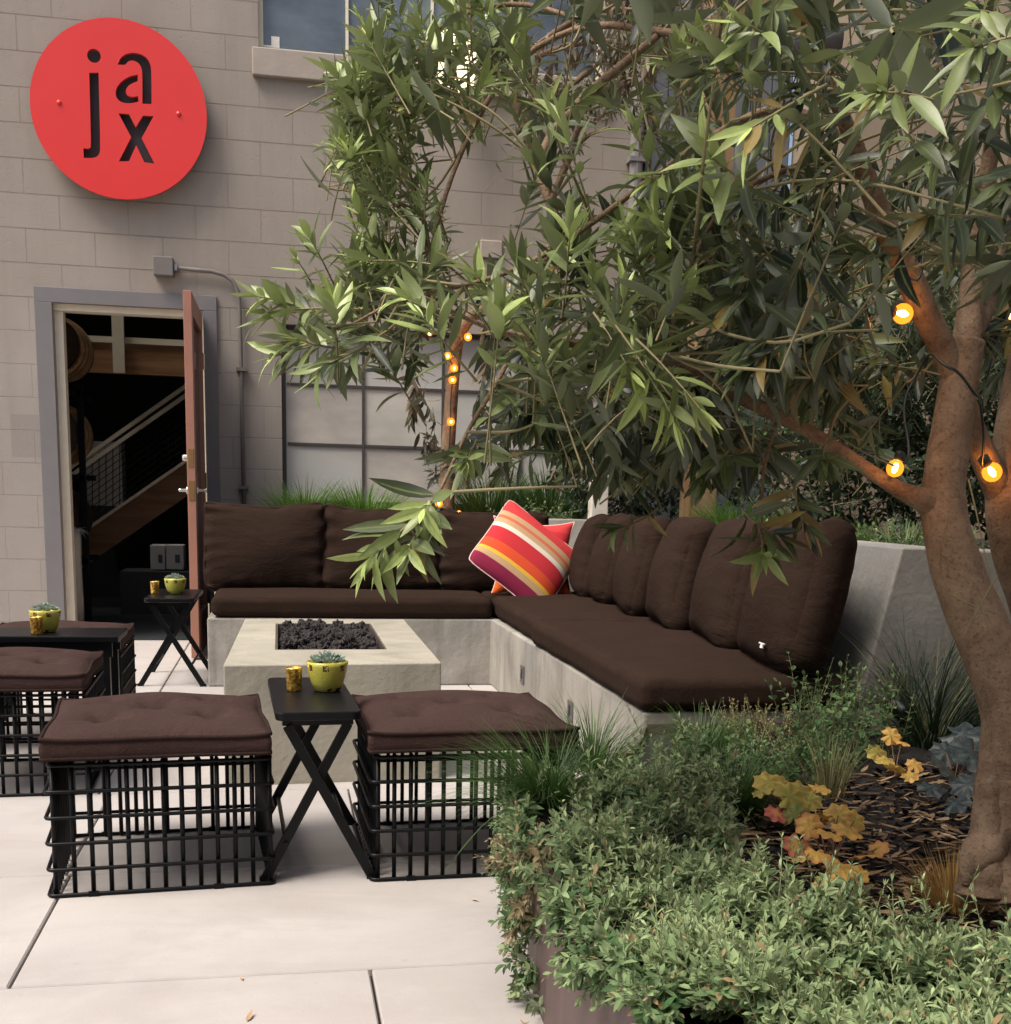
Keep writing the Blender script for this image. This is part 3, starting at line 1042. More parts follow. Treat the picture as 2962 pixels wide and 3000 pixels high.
for p0, p1 in (((128, 886), (420, 680)), ((128, 902), (420, 698))):
    b = MB()
    b.bar(S3(*p0), S3(*p1), 0.05, 0.03)
    b.build('handrail', M['cream'], stc, loc=SLc)
b = MB()
for k in range(22):
    px = 135 + k * 13
    b.tube([S3(px, 895 - (px - 128) * 0.7), S3(px, 1008 - (px - 150) * 0.69)], 0.0035, 4)
for k in range(9):
    o_ = k * 13
    b.tube([S3(135, 905 + o_), S3(420, 705 + o_)], 0.003, 4)
b.build('mesh_panel', M['black'], stc, loc=SLc)
b = MB()
for k in range(9):
    q = S3(175 + k * 28, 1000 - k * 19)
    b.box2((q[0] - 0.02, 10.66, q[2] - 0.03), (q[0] + 0.2, 11.5, q[2] + 0.01))
b.build('tread', mat_wood('tread_wood', (0.12, 0.07, 0.035), (0.2, 0.12, 0.06), 'Y'), stc, loc=SLc)
b = MB()
q0, q1 = at_y(158, 832, 11.6), at_y(232, 955, 11.6)
b.box2((q0[0], 11.6, q1[2]), (q1[0], 11.9, q0[2]))
tag(b.build('storage_crate', plain('pale_board', (0.42, 0.42, 0.40), 0.8)), 'pale tall board carton seen through the stair mesh', 'carton')
b = MB()
b.box2((q0[0] - 0.1, 11.55, 0.006), (q1[0] + 0.25, 11.95, q1[2] - 0.003))
tag(b.build('storage_cabinet', plain('dark_cabinet', (0.03, 0.03, 0.03), 0.7)), 'dark low cabinet carrying the pale carton behind the stairs', 'cabinet')
for k, (xa, xb) in enumerate(((283, 312), (313, 347))):
    q0, q1 = at_y(xa, 1029, 10.2), at_y(xb, 1075, 10.2)
    e = empty('cardboard_box', ((q0[0] + q1[0]) / 2, 10.3, q1[2]), ['white carton at left of two on the dark shelf', 'white carton next to the open door edge'][k], 'box', 'white cartons under the stairs')
    w = q1[0] - q0[0]
    h = q0[2] - q1[2]
    b = MB()
    b.box2((-w / 2, -0.1, 0), (w / 2, 0.15, h))
    b.build('carton', plain('white_card', (0.42, 0.42, 0.40), 0.8, var=0.1), e, bevel=0.003)
    b = MB()
    b.box2((-w * 0.14 + 0.02, -0.103, h * 0.28), (w * 0.14 + 0.02, -0.1, h * 0.62))
    b.build('printed_panel', plain('dark_print', (0.05, 0.06, 0.06), 0.7), e)
b = MB()
zz = at_y(300, 1076, 10.2)[2]
b.box2((-1.25, 10.05, 0.006), (-0.3, 10.5, zz - 0.004))
tag(b.build('low_shelf', plain('dark_shelf', (0.025, 0.025, 0.025), 0.7)), 'low dark shelf under the stairs carrying white cartons', 'shelf')
# wrapped roll standing at the left jamb
b = MB()
q = at_y(143, 1165, 8.95)
nn = 18
prof = [(0.055, 0.006), (0.058, 0.2), (0.052, 0.45), (0.056, 0.62), (0.05, 0.7)]
b.lathe(prof, (q[0], 8.95, 0), 14)
rl = b.build('wrapped_roll', mat_fabric('pale_burlap', (0.30, 0.29, 0.25), (0.40, 0.38, 0.33)), smooth=True)
tag(rl, 'pale burlap wrapped roll standing inside the left door jamb', 'roll')
lv = Leaves()
for k in range(60):
    a = rng.uniform(0, 2 * math.pi)
    lv.add((q[0] + 0.04 * math.cos(a), 8.95 + 0.04 * math.sin(a), 0.69), (math.cos(a), math.sin(a), rng.uniform(0.2, 1.2)), (0, 0, 1), rng.uniform(0.06, 0.12), 0.01, rng.uniform(0.4, 1.1), rng.uniform(0, 1), 0.5)
lv.build('plastic_wrap', leaf_mat('wrap_film', (0.35, 0.37, 0.36), (0.6, 0.62, 0.6), (0.5, 0.5, 0.5)), rl, rows=3, shape='blade')
warm_core = mat_emit('warm_filament', (1.0, 0.45, 0.11), 75.0)
# ------------------------------------------------------------------ concrete L bench
BX = 1.09          # front face of the side run
BYF = 6.36         # front face of the back run
YE = 3.55          # near end of the side run
SZ = 0.352
bench = empty('concrete_bench', (BX, BYF, 0), 'L-shaped cast concrete bench with sloping backrest walls around the fire pit', 'bench')
NL = (-BX, -BYF, 0)
b = MB()
b.prism([(-0.375, BYF), (BX, BYF), (BX, YE), (2.3, YE), (2.3, 7.6), (-0.375, 7.6)], 0.0, SZ)
b.build('seat_base', M['bench'], bench, bevel=0.008, loc=NL)
b = MB()
# side backrest: sloped front face
p = lambda x, z, y: (x, y, z)
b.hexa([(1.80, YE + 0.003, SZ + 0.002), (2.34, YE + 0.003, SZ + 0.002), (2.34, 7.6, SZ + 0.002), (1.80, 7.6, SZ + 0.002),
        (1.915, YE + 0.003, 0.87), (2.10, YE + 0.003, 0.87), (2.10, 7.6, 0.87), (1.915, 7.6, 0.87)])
b.build('backrest_wall', mat_concrete('darker_bench_concrete', (0.29, 0.272, 0.235), (0.155, 0.146, 0.125), (0.2, 0.21, 0.225), bump=0.4), bench, bevel=0.006, loc=NL)  # side run takes a darker tone of the bench concrete
b = MB()
b.hexa([(-0.375, 7.08, SZ + 0.002), (1.797, 7.08, SZ + 0.002), (1.797, 7.62, SZ + 0.002), (-0.375, 7.62, SZ + 0.002),
        (-0.375, 7.19, 0.87), (1.912, 7.19, 0.87), (1.912, 7.38, 0.87), (-0.375, 7.38, 0.87)])
b.build('backrest_wall', M['bench'], bench, bevel=0.006, loc=NL)
b = MB()
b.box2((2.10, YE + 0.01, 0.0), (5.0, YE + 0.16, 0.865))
tag(b.build('retaining_wall', mat_concrete('dark_wall_concrete', (0.24, 0.222, 0.185), (0.13, 0.12, 0.098), None, 3.0, True, 0.4), bevel=0.006), 'low grey concrete retaining wall behind the front olive trunk', 'wall')  # concrete toned darker than the bench
for sy in (5.48, 4.51):
    b = MB()
    yy, zz = sy, 0.187
    for (ya, yb_, za, zb) in ((-0.04, 0.04, 0.022, 0.04), (-0.04, 0.04, -0.04, -0.022), (-0.04, -0.02, -0.022, 0.022), (0.02, 0.04, -0.022, 0.022)):
        b.box2((BX - 0.006, yy + ya, zz + za), (BX - 0.0005, yy + yb_, zz + zb))
    sl_ = b.build('step_light', plain('step_light_plate', (0.16, 0.155, 0.15), 0.4, 0.6), bench, loc=NL)
    b = MB()
    b.box2((BX - 0.003, yy - 0.02, zz - 0.022), (BX - 0.0005, yy + 0.02, zz + 0.022))
    b.build('lens', plain('dark_lens', (0.012, 0.012, 0.013), 0.3), sl_)


# cushions --------------------------------------------------------------
def cush_grid(n):
    t = np.linspace(-1, 1, n)
    return np.sign(t) * (1 - (1 - np.abs(t)) ** 1.6)


def pillow_mesh(w, h, t, n=26, a=5.0, p=0.42, pinch=0.0, wrinkle=0.0, seed=0, sag=0.0, lump=0.0, corner=0.0):
    """puffed cushion in the local XZ plane (x width, z height), thickness along y"""
    r = np.random.default_rng(seed)
    u = cush_grid(n)
    U, V = np.meshgrid(u, u, indexing='ij')
    ph = r.uniform(0, 6.28, 12)
    prof = np.clip((1 - np.abs(U) ** a) * (1 - np.abs(V) ** a), 0, 1) ** p
    X = U * (1 - pinch * (1 - V ** 2) * np.abs(U) ** 2) * w / 2
    Z = V * (1 - pinch * (1 - U ** 2) * np.abs(V) ** 2) * h / 2
    if corner:
        cr = (np.abs(U) * np.abs(V)) ** 6
        X = X * (1 - corner * cr)
        Z = Z * (1 - corner * cr)
    th = t / 2 * prof
    if wrinkle:
        wr = np.zeros_like(th)
        for k in range(5):
            f = r.uniform(9, 20)
            wr += np.sin(V * f + ph[k] + 1.2 * np.sin(U * 3 + ph[k + 5])) * np.exp(-(1 - np.abs(U)) * r.uniform(5, 9))
        for k in range(3):
            f = r.uniform(8, 16)
            wr += 0.6 * np.sin(U * f + ph[k + 3]) * np.exp(-(1 - np.abs(V)) * r.uniform(6, 10))
        wr += 0.6 * np.sin(U * 3 + ph[0]) * np.sin(V * 2.5 + ph[1])
        th = th + wrinkle * wr * np.sqrt(np.clip(prof, 0, 1))
    if sag:
        Z = Z - sag * (1 - U ** 2) * (V + 1) / 2
    if lump:
        X = X + lump * np.sin(V * 3 + ph[7]) * np.abs(U)
        Z = Z + lump * np.sin(U * 4 + ph[8]) * np.abs(V)
    vs = np.concatenate([np.stack([X, -th, Z], -1).reshape(-1, 3), np.stack([X, th * 0.85, Z], -1).reshape(-1, 3)])
    fs = []
    N = n * n
    for i in range(n - 1):
        for j in range(n - 1):
            q = (i * n + j, (i + 1) * n + j, (i + 1) * n + j + 1, i * n + j + 1)
            fs.append(q)
            fs.append(tuple(N + k for k in q[::-1]))
    rim = [i * n for i in range(n)] + [(n - 1) * n + j for j in range(1, n)] + [i * n + n - 1 for i in range(n - 2, -1, -1)] + [j for j in range(n - 2, 0, -1)]
    for i in range(len(rim)):
        a_, b_ = rim[i], rim[(i + 1) % len(rim)]
        fs.append((b_, a_, N + a_, N + b_))
    rimp = vs[rim]
    return vs, fs, rimp


def rbox_mesh(w, h, t, r=0.05, n=22, puff=0.02, wrinkle=0.0, seed=0, sag=0.0, lump=0.0, taper=0.0):
    """soft rounded box cushion: x width, z height, y thickness"""
    rg = np.random.default_rng(seed)
    half = np.array([w, t, h]) / 2
    u = cush_grid(n)
    vs, fs = [], []
    key = {}
    for ax in range(3):
        for sg_ in (-1, 1):
            idx = {}
            for i in range(n):
                for j in range(n):
                    p = np.zeros(3)
                    p[ax] = sg_
                    p[(ax + 1) % 3] = u[i]
                    p[(ax + 2) % 3] = u[j]
                    k = tuple(np.round(p, 5))
                    if k not in key:
                        key[k] = len(vs)
                        vs.append(p)
                    idx[i, j] = key[k]
            for i in range(n - 1):
                for j in range(n - 1):
                    q = (idx[i, j], idx[i + 1, j], idx[i + 1, j + 1], idx[i, j + 1])
                    fs.append(q if sg_ > 0 else q[::-1])
    C = np.array(vs)
    P = C * half
    rr = min(r, half.min() * 0.98)
    inn = np.clip(P, -(half - rr), half - rr)
    dl = P - inn
    P = inn + rr * dl / (np.linalg.norm(dl, axis=1)[:, None] + 1e-9)
    U, Vv = C[:, 0], C[:, 2]
    pf = np.clip(np.cos(1.5708 * U) * np.cos(1.5708 * Vv), 0, 1) ** 0.8 if taper else np.clip((1 - np.abs(U) ** 2.4) * (1 - np.abs(Vv) ** 2.4), 0, 1) ** 0.7
    if taper:
        P[:, 1] *= 1 - taper * (1 - pf)
    P[:, 1] += np.sign(C[:, 1]) * puff * pf * (np.abs(C[:, 1]) ** 3)
    ph = rg.uniform(0, 6.28, 16)
    if wrinkle:
        wr = np.zeros(len(P))
        for k in range(6):
            f = rg.uniform(10, 26)
            sd_ = 1 if k % 2 else -1
            wr += np.sin(Vv * f + ph[k] + 1.3 * np.sin(U * 3 + ph[k + 5])) * np.exp(-(1 - sd_ * U) * rg.uniform(4, 9))
        for k in range(4):
            f = rg.uniform(9, 22)
            sd_ = 1 if k % 2 else -1
            wr += 0.8 * np.sin(U * f + ph[k + 3]) * np.exp(-(1 - sd_ * Vv) * rg.uniform(5, 10))
        wr += 0.8 * np.sin(U * 3 + ph[0]) * np.sin(Vv * 2.5 + ph[1]) + 0.5 * np.sin(U * 6 + Vv * 4 + ph[2])
        P[:, 1] += np.sign(C[:, 1]) * wrinkle * wr * np.abs(C[:, 1]) ** 2
        P[:, 0] += 0.25 * wrinkle * np.sin(Vv * 9 + ph[9]) * np.abs(U) ** 6
        P[:, 2] += 0.4 * wrinkle * np.sin(U * 8 + ph[10]) * np.abs(Vv) ** 6
    if sag:
        P[:, 2] -= sag * (1 - U ** 2) * (Vv + 1) / 2 * 0.6 - sag * 0.8 * np.abs(U) ** 5 * (Vv + 1) / 2
    if lump:
        P[:, 0] += lump * np.sin(Vv * 3 + ph[7]) * np.abs(U)
        P[:, 2] += lump * np.sin(U * 4 + ph[8]) * np.abs(Vv)
    return P, fs


def soft_cushion(name, w, h, t, loc, rot, mat, label, group, **kw):
    vs, fs = rbox_mesh(w, h, t, **kw)
    m = MB()
    m.add(vs, fs)
    o = m.build(name, mat, None, smooth=True, loc=loc)
    o.rotation_euler = rot
    return tag(o, label, 'cushion', group)


def cushion(name, w, h, t, loc, rot, mat, label, cat, group, seam=None, **kw):
    vs, fs, rim = pillow_mesh(w, h, t, **kw)
    mb = MB()
    mb.add(vs, fs)
    if seam is not None:
        o = empty(name, loc, label, cat, group)
        o.rotation_euler = rot
        mb.build('cover', mat, o, smooth=True)
        m2 = MB()
        m2.tube(rim * np.array([1.006, 1, 1.006]), seam[1], 6, closed=True)
        m2.build('piping', seam[0], o, smooth=True)
        return o
    o = mb.build(name, mat, None, smooth=True, loc=loc)
    o.rotation_euler = rot
    return tag(o, label, cat, group)


# seat cushions (lying: local y -> world z)
def seat(x0, x1, y0, y1, label, seed):
    w, h = x1 - x0, y1 - y0
    return soft_cushion('seat_cushion', w, h, 0.108, ((x0 + x1) / 2, (y0 + y1) / 2, SZ + 0.057), (-math.pi / 2, 0, 0), M['cushion'], label, 'seat cushions on the concrete bench',
                        r=0.036, n=40, puff=0.012, wrinkle=0.0022, seed=seed, lump=0.004)


seat(-0.355, 1.10, BYF - 0.005, 6.92, 'long brown seat cushion on the back run facing the fire pit', 1)
seat(1.105, 1.78, 5.27, 6.92, 'brown corner seat cushion under the striped pillows', 2)
seat(1.075, 1.78, YE - 0.02, 5.25, 'long brown seat cushion on the side run reaching the near end', 3)
# back cushions of the back run
bc = [(-0.405, 0.225, 'leftmost of the three back run cushions, beside the open door'), (0.235, 0.872, 'middle of the three back run cushions, behind the hanging leaf sprig'), (0.88, 1.50, 'third back run cushion, partly behind the striped pillow')]
for k, (xa, xb, lb) in enumerate(bc):
    soft_cushion('back_cushion', xb - xa + 0.026, 0.49, 0.16, ((xa + xb) / 2, 6.955, 0.685 - 0.006 * k), (rad(-12), rad((-1, 0.6, 0.5)[k]), 0), M['cushion'], 'brown ' + lb, 'brown back cushions on the concrete bench',
                 r=0.055, n=48, puff=0.036, wrinkle=0.0065, seed=20 + k, sag=0.02, lump=0.006, taper=0.45)
# back cushions of the side run
ys = [3.50, 4.12, 4.77, 5.36, 5.92, 6.36, 6.80]
labs = ['large nearest brown cushion leaning at the bench end with a small white tag', 'second brown cushion from the near end of the side run', 'third brown cushion from the near end of the side run',
        'fourth brown cushion from the near end, three from the corner', 'brown cushion second from the corner on the side run', 'brown cushion tucked into the corner right of the striped pillow']
for k in range(6):
    a_, b_ = ys[k], ys[k + 1]
    wv = max(b_ - a_ + 0.02, 0.49)
    o = soft_cushion('back_cushion', wv, 0.51 - 0.006 * k, 0.16, (1.70 - (0.03 if k == 0 else 0), (a_ + b_) / 2, 0.695 - 0.003 * k), (rad(-13), rad(-2 if k == 0 else 0), rad(-90 - (7 if k == 0 else 9))), M['cushion'], labs[k], 'brown back cushions on the concrete bench',
                     r=0.085, n=44, puff=0.05, wrinkle=0.0016, seed=40 + k, sag=0.014, lump=0.007, taper=0.12)
    if k == 0:
        b = MB()
        b.box2((0.155, -0.108, -0.19), (0.18, -0.1035, -0.178))
        b.box2((0.135, -0.109, -0.177), (0.195, -0.1040, -0.173))
        b.build('care_tag', plain('white_tag', (0.75, 0.75, 0.75), 0.7), o)


# striped throw pillows
def stripe_mat(name, stops, axis=0, span=0.50):
    t = NT(name)
    xyz = t.sep(t.co())
    f = t.math('MULTIPLY_ADD', xyz[axis], 1.0 / span, 0.5)
    c = t.ramp(f, stops, 'CONSTANT')
    fine = t.noise(t.co(), 380, 2)
    c = t.mix(t.math('MULTIPLY', fine, 0.35), c, (0.1, 0.02, 0.02))
    t.bsdf(c, 0.9, normal=t.bump(t.math('ADD', fine, t.noise(t.co(), 18, 3)), 0.25, 0.005), spec=0.12)
    return t.m


PK, TAN, WH, RED, ORR, YEL, MAG = (0.62, 0.055, 0.06), (0.52, 0.35, 0.19), (0.74, 0.68, 0.56), (0.54, 0.035, 0.045), (0.68, 0.085, 0.03), (0.74, 0.45, 0.05), (0.24, 0.02, 0.06)
sm = stripe_mat('striped_canvas', [(0.0, MAG), (0.13, TAN), (0.20, YEL), (0.245, ORR), (0.37, RED), (0.56, WH), (0.625, TAN), (0.69, (0.6, 0.16, 0.09)), (0.735, TAN), (0.81, PK)], 2)
sm2 = stripe_mat('orange_striped_canvas', [(0.0, (0.72, 0.12, 0.015)), (0.3, (0.6, 0.1, 0.03)), (0.6, TAN), (0.68, RED), (0.8, PK)], 2)
pip = mat_fabric('pale_piping', (0.62, 0.42, 0.36), (0.7, 0.5, 0.44))
c = at_y(992, 1052, 6.60)
cushion('throw_pillow', 0.53, 0.53, 0.15, (c[0], 6.60, c[2]), (rad(-38), rad(37), rad(-6)), sm, 'diamond-set throw pillow striped red, cream, orange and yellow in the bench corner', 'pillow', None, seam=(pip, 0.0032),
        n=34, a=2.4, p=0.62, pinch=0.055, wrinkle=0.0035, seed=70, corner=0.07)
c = at_y(1008, 1058, 6.72)
cushion('throw_pillow', 0.46, 0.46, 0.14, (c[0], 6.75, c[2] + 0.012), (rad(-20), rad(3), rad(-4)), sm2, 'red and orange throw pillow tucked behind the striped diamond one', 'pillow', None, seam=(pip, 0.0032),
        n=30, a=2.6, p=0.62, pinch=0.17, wrinkle=0.003, seed=71)

# ------------------------------------------------------------------ fire pit
pit = empty('fire_pit', (0.17, 4.9, 0), 'square-edged cast concrete fire pit table filled with dark lava stones', 'fire pit')
PLc = (-0.17, -4.9, 0)
PO = [(-0.196, 4.165), (0.545, 4.215), (0.558, 5.70), (-0.168, 5.68)]
PI = [(-0.026, 4.58), (0.388, 4.59), (0.392, 5.53), (-0.028, 5.51)]
H = 0.418
b = MB()
vs = [(x, y, 0) for x, y in PO] + [(x, y, H) for x, y in PO] + [(x, y, H) for x, y in PI] + [(x, y, H - 0.16) for x, y in PI]
fs = [(12, 13, 14, 15)]
for k in (0, 4):
    for i in range(4):
        j = (i + 1) % 4
        fs.append((k + i, k + j, k + 4 + j, k + 4 + i))
for i in range(4):
    j = (i + 1) % 4
    fs.append((8 + i, 8 + j, 12 + j, 12 + i))
b.add(vs, fs)
b.build('body', M['pit'], pit, bevel=0.005, loc=PLc)
b = MB()
ci = np.mean(np.array(PI), 0)
for i in range(4):
    a_, c_ = np.array(PI[i]), np.array(PI[(i + 1) % 4])
    a2, c2 = ci + (a_ - ci) * np.array((0.965, 0.985)), ci + (c_ - ci) * np.array((0.965, 0.985))
    a3, c3 = ci + (a_ - ci) * np.array((0.9955, 0.998)), ci + (c_ - ci) * np.array((0.9955, 0.998))
    z0, z1 = H - 0.155, H - 0.004
    b.hexa([(*a3, z0), (*c3, z0), (*c2, z0), (*a2, z0), (*a3, z1), (*c3, z1), (*c2, z1), (*a2, z1)])
b.build('tray', M['traymetal'], pit, loc=PLc)
rock_me = []
from mathutils import noise as mnoise
import bmesh
for k in range(7):
    bm = bmesh.new()
    bmesh.ops.create_icosphere(bm, subdivisions=4, radius=1.0)
    for v in bm.verts:
        d = Vector(v.co)
        o_ = Vector((k * 7.1, k * 3.3, k * 1.7))
        f = 1 + 0.45 * mnoise.noise(d * 1.3 + o_) + 0.32 * mnoise.noise(d * 3.1 + o_) + 0.20 * mnoise.noise(d * 7 + o_)
        f -= 0.35 * max(0.0, mnoise.noise(d * 5 + o_ * 2) - 0.1)
        v.co *= f
    me = bpy.data.meshes.new('lava_rock')
    bm.to_mesh(me)
    bm.free()
    me.materials.append(M['lava'])
    rock_me.append(me)
placed = 0
for layer, (cnt, z) in enumerate(((0, 0), (78, H - 0.045), (60, H - 0.008))):
    for k in range(cnt):
        if layer == 1:
            gx, gy = k % 7, k // 7
            u, v = (gx + 0.5 + rng.uniform(-0.3, 0.3)) / 7, (gy + 0.5 + rng.uniform(-0.3, 0.3)) / 11.2
        else:
            u, v = rng.uniform(0.1, 0.9), rng.uniform(0.06, 0.94)
        x = -0.012 + 0.385 * u
        y = 4.61 + 0.89 * v
        s_ = rng.uniform(0.021, 0.036)
        x = min(max(x, -0.012 + s_), 0.378 - s_)
        o = bpy.data.objects.new('lava_rock', rock_me[rng.integers(0, 7)])
        col.objects.link(o)
        o.location = (x, y, z + rng.uniform(-0.008, 0.012))
        o.scale = (s_ * rng.uniform(0.85, 1.25), s_ * rng.uniform(0.85, 1.3), s_ * rng.uniform(0.7, 1.0))
        o.rotation_euler = tuple(rng.uniform(0, 6.28, 3))
        tag(o, 'dark rough lava stone heaped in the fire pit', 'stone', 'lava stones in the fire pit')
        placed += 1


# ------------------------------------------------------------------ wire stools and their tufted cushions
def rrect(x0, x1, y0, y1, r, z, n=5):
    pts = []
    for cx, cy, a0 in ((x1 - r, y0 + r, -90), (x1 - r, y1 - r, 0), (x0 + r, y1 - r, 90), (x0 + r, y0 + r, 180)):
        for k in range(n):
            a = rad(a0 + 90 * k / (n - 1))
            pts.append((cx + r * math.cos(a), cy + r * math.sin(a), z))
    return pts


SWx, SDy, SHz = 0.515, 0.53, 0.338


def make_stool(label):
    e = empty('wire_stool', (0, 0, 0), label, 'stool', 'black wire grid stools on the patio')
    w, d = SWx / 2, SDy / 2
    nx = 12
    for side in range(4):
        b = MB()
        for i in range(nx + 1):
            f = i / nx
            if side == 0:
                q = (-w + SWx * f, -d)
            elif side == 1:
                q = (-w + SWx * f, d)
            elif side == 2:
                q = (-w, -d + SDy * f)
            else:
                q = (w, -d + SDy * f)
            if side > 1 and i in (0, nx):
                continue
            b.tube([(q[0], q[1], 0.004), (q[0], q[1], SHz)], 0.0058 if 0 < i < nx else 0.0068, 6)
        b.build('grid_panel', M['black'], e, smooth=True)
    b = MB()
    for k in range(6):
        z = 0.006 + (SHz - 0.012) * k / 5
        ex = 0.018 if k < 5 else 0.008
        b.tube(rrect(-w - ex, w + ex * 0.5, -d - 0.009, d + 0.009, 0.016, z), 0.0052, 6, closed=True)
    b.build('hoop_wire', M['black'], e, smooth=True)
    b = MB()
    for i in range(1, nx):
        f = i / nx
        b.tube([(-w + SWx * f, -d, SHz), (-w + SWx * f, d, SHz)], 0.004, 6)
    for i in range(1, 6):
        f = i / 6
        b.tube([(-w, -d + SDy * f, SHz - 0.007), (w, -d + SDy * f, SHz - 0.007)], 0.004, 6)
    b.build('top_grid', M['black'], e, smooth=True)
    b = MB()
    for i in (2, 9):
        x_ = -w + SWx * i / nx
        for ys0 in (-d - 0.016, d + 0.004):
            b = MB()
            b.box2((x_ - 0.012, ys0, 0.0), (x_ + 0.012, ys0 + 0.012, 0.012))
            b.build('clip', M['black'], e)
    return e


def tuft_cushion(label, seed, n=44):
    e = empty('stool_cushion', (0, 0, 0), label, 'cushion', 'plum brown tufted cushions on the wire stools')
    w, d, t = 0.268, 0.285, 0.052
    r = np.random.default_rng(seed)
    u = np.linspace(-1, 1, n)
    U, V = np.meshgrid(u, u, indexing='ij')
    dim = np.zeros_like(U)
    for (a, b_) in ((-0.5, -0.42), (0.5, -0.42), (0, 0.02), (-0.52, 0.45), (0.5, 0.45)):
        q = ((U - a) * w) ** 2 + ((V - b_) * d) ** 2
        dim += np.exp(-q / 0.0016) * 0.026 + np.exp(-q / 0.00022) * 0.012 + np.exp(-q / 0.007) * 0.012
        for (a2, b2) in ((-0.5, -0.42), (0.5, -0.42), (0, 0.02), (-0.52, 0.45), (0.5, 0.45)):
            pass
    puff = 0.046 * np.clip((1 - np.abs(U) ** 3) * (1 - np.abs(V) ** 3), 0, 1) ** 0.6
    ang_ = np.arctan2(V, U)
    for (a, b_) in ((-0.5, -0.42), (0.5, -0.42), (0, 0.02), (-0.52, 0.45), (0.5, 0.45)):
        rr_ = np.sqrt(((U - a) * w) ** 2 + ((V - b_) * d) ** 2)
        th_ = np.arctan2((V - b_) * d, (U - a) * w)
        dim += 0.0035 * np.exp(-((rr_ - 0.045) / 0.03) ** 2) * np.sin(th_ * 5 + r.uniform(0, 6))
    und = 0.004 * np.sin(U * 3 + r.uniform(0, 6)) * np.sin(V * 3.4 + r.uniform(0, 6))
    ed = 0.008 * (np.abs(U) * np.abs(V)) ** 6
    Z = t + puff - dim + und + ed
    X = U * w * (1 - 0.014 * (1 - V ** 2) * np.abs(U) + 0.008 * np.sin(V * 5 + r.uniform(0, 6)))
    Y = V * d * (1 - 0.014 * (1 - U ** 2) * np.abs(V) + 0.008 * np.sin(U * 5 + r.uniform(0, 6)))
    top = np.stack([X, Y, Z], -1)
    m = MB()
    vs = top.reshape(-1, 3)
    fs = [(i * n + j, (i + 1) * n + j, (i + 1) * n + j + 1, i * n + j + 1) for i in range(n - 1) for j in range(n - 1)]
    m.add(vs, fs)
    m.build('top_cover', M['stoolfab'], e, smooth=True)
    idx = [(i, 0) for i in range(n)] + [(n - 1, j) for j in range(1, n)] + [(i, n - 1) for i in range(n - 2, -1, -1)] + [(0, j) for j in range(n - 2, 0, -1)]
    rim = np.array([top[i, j] for i, j in idx])
    ring = []
    cen = np.array([0, 0, 0])
    for (f, z) in ((1.0, None), (1.018, 0.75), (1.022, 0.5), (1.016, 0.25), (0.995, 0.0)):
        q = rim.copy()
        q[:, 0] *= f
        q[:, 1] *= f
        if z is not None:
            q[:, 2] = z * rim[:, 2] + 0.002
        ring.append(q)
    N = len(rim)
    m = MB()
    vs = np.concatenate(ring)
    fs = []
    for k in range(4):
        for i in range(N):
            j = (i + 1) % N
            fs.append((k * N + j, k * N + i, (k + 1) * N + i, (k + 1) * N + j))
    fs.append(tuple(4 * N + i for i in range(N)))
    m.add(vs, fs)
    m.build('side_band', M['stoolfab'], e, smooth=True)
    m = MB()
    m.tube(rim * np.array([1.012, 1.012, 1]), 0.0055, 6, closed=True)
    lo = ring[-1] * np.array([1.015, 1.015, 1])
    lo[:, 2] = 0.008
    m.tube(lo, 0.005, 6, closed=True)
    m.build('piping', M['piping'], e, smooth=True)
    m = MB()
    for (a, b_) in ((-0.5, -0.42), (0.5, -0.42), (0, 0.02), (-0.52, 0.45), (0.5, 0.45)):
        m.lathe([(0.004, 0), (0.007, 0.002), (0.004, 0.004)], (a * w, b_ * d, t + 0.046 - 0.053), 8)
    m.build('tuft_button', M['piping'], e, smooth=True)
    return e


stools = [(-0.315, 3.325, rad(4.5), 'front wire stool at the left of the near folding table', 'tufted cushion on the front left stool, nearest the camera'),
          (0.487, 3.345, rad(1.5), 'wire stool at the right of the near folding table, against the planter', 'tufted cushion on the stool between folding table and planter'),
          (-0.90, 4.36, rad(2), 'wire stool at the left edge in front of the far black table', 'tufted cushion at the left edge in front of the far black table'),
          (-0.90, 5.30, rad(1), 'far wire stool hidden behind the black table at the left', 'tufted cushion showing one corner behind the black table')]
proto = None
for k, (x, y, rz, l1, l2) in enumerate(stools):
    o = make_stool(l1) if proto is None else copy_tree(proto)
    proto = proto or o
    o.location = (x, y, 0)
    o.rotation_euler = (0, 0, rz)
    o['label'] = 'black ' + l1
    c = tuft_cushion('plum brown ' + l2, 300 + k)
    c.location = (x - 0.008, y - 0.01, SHz + 0.006)
    c.rotation_euler = (0, 0, rz)


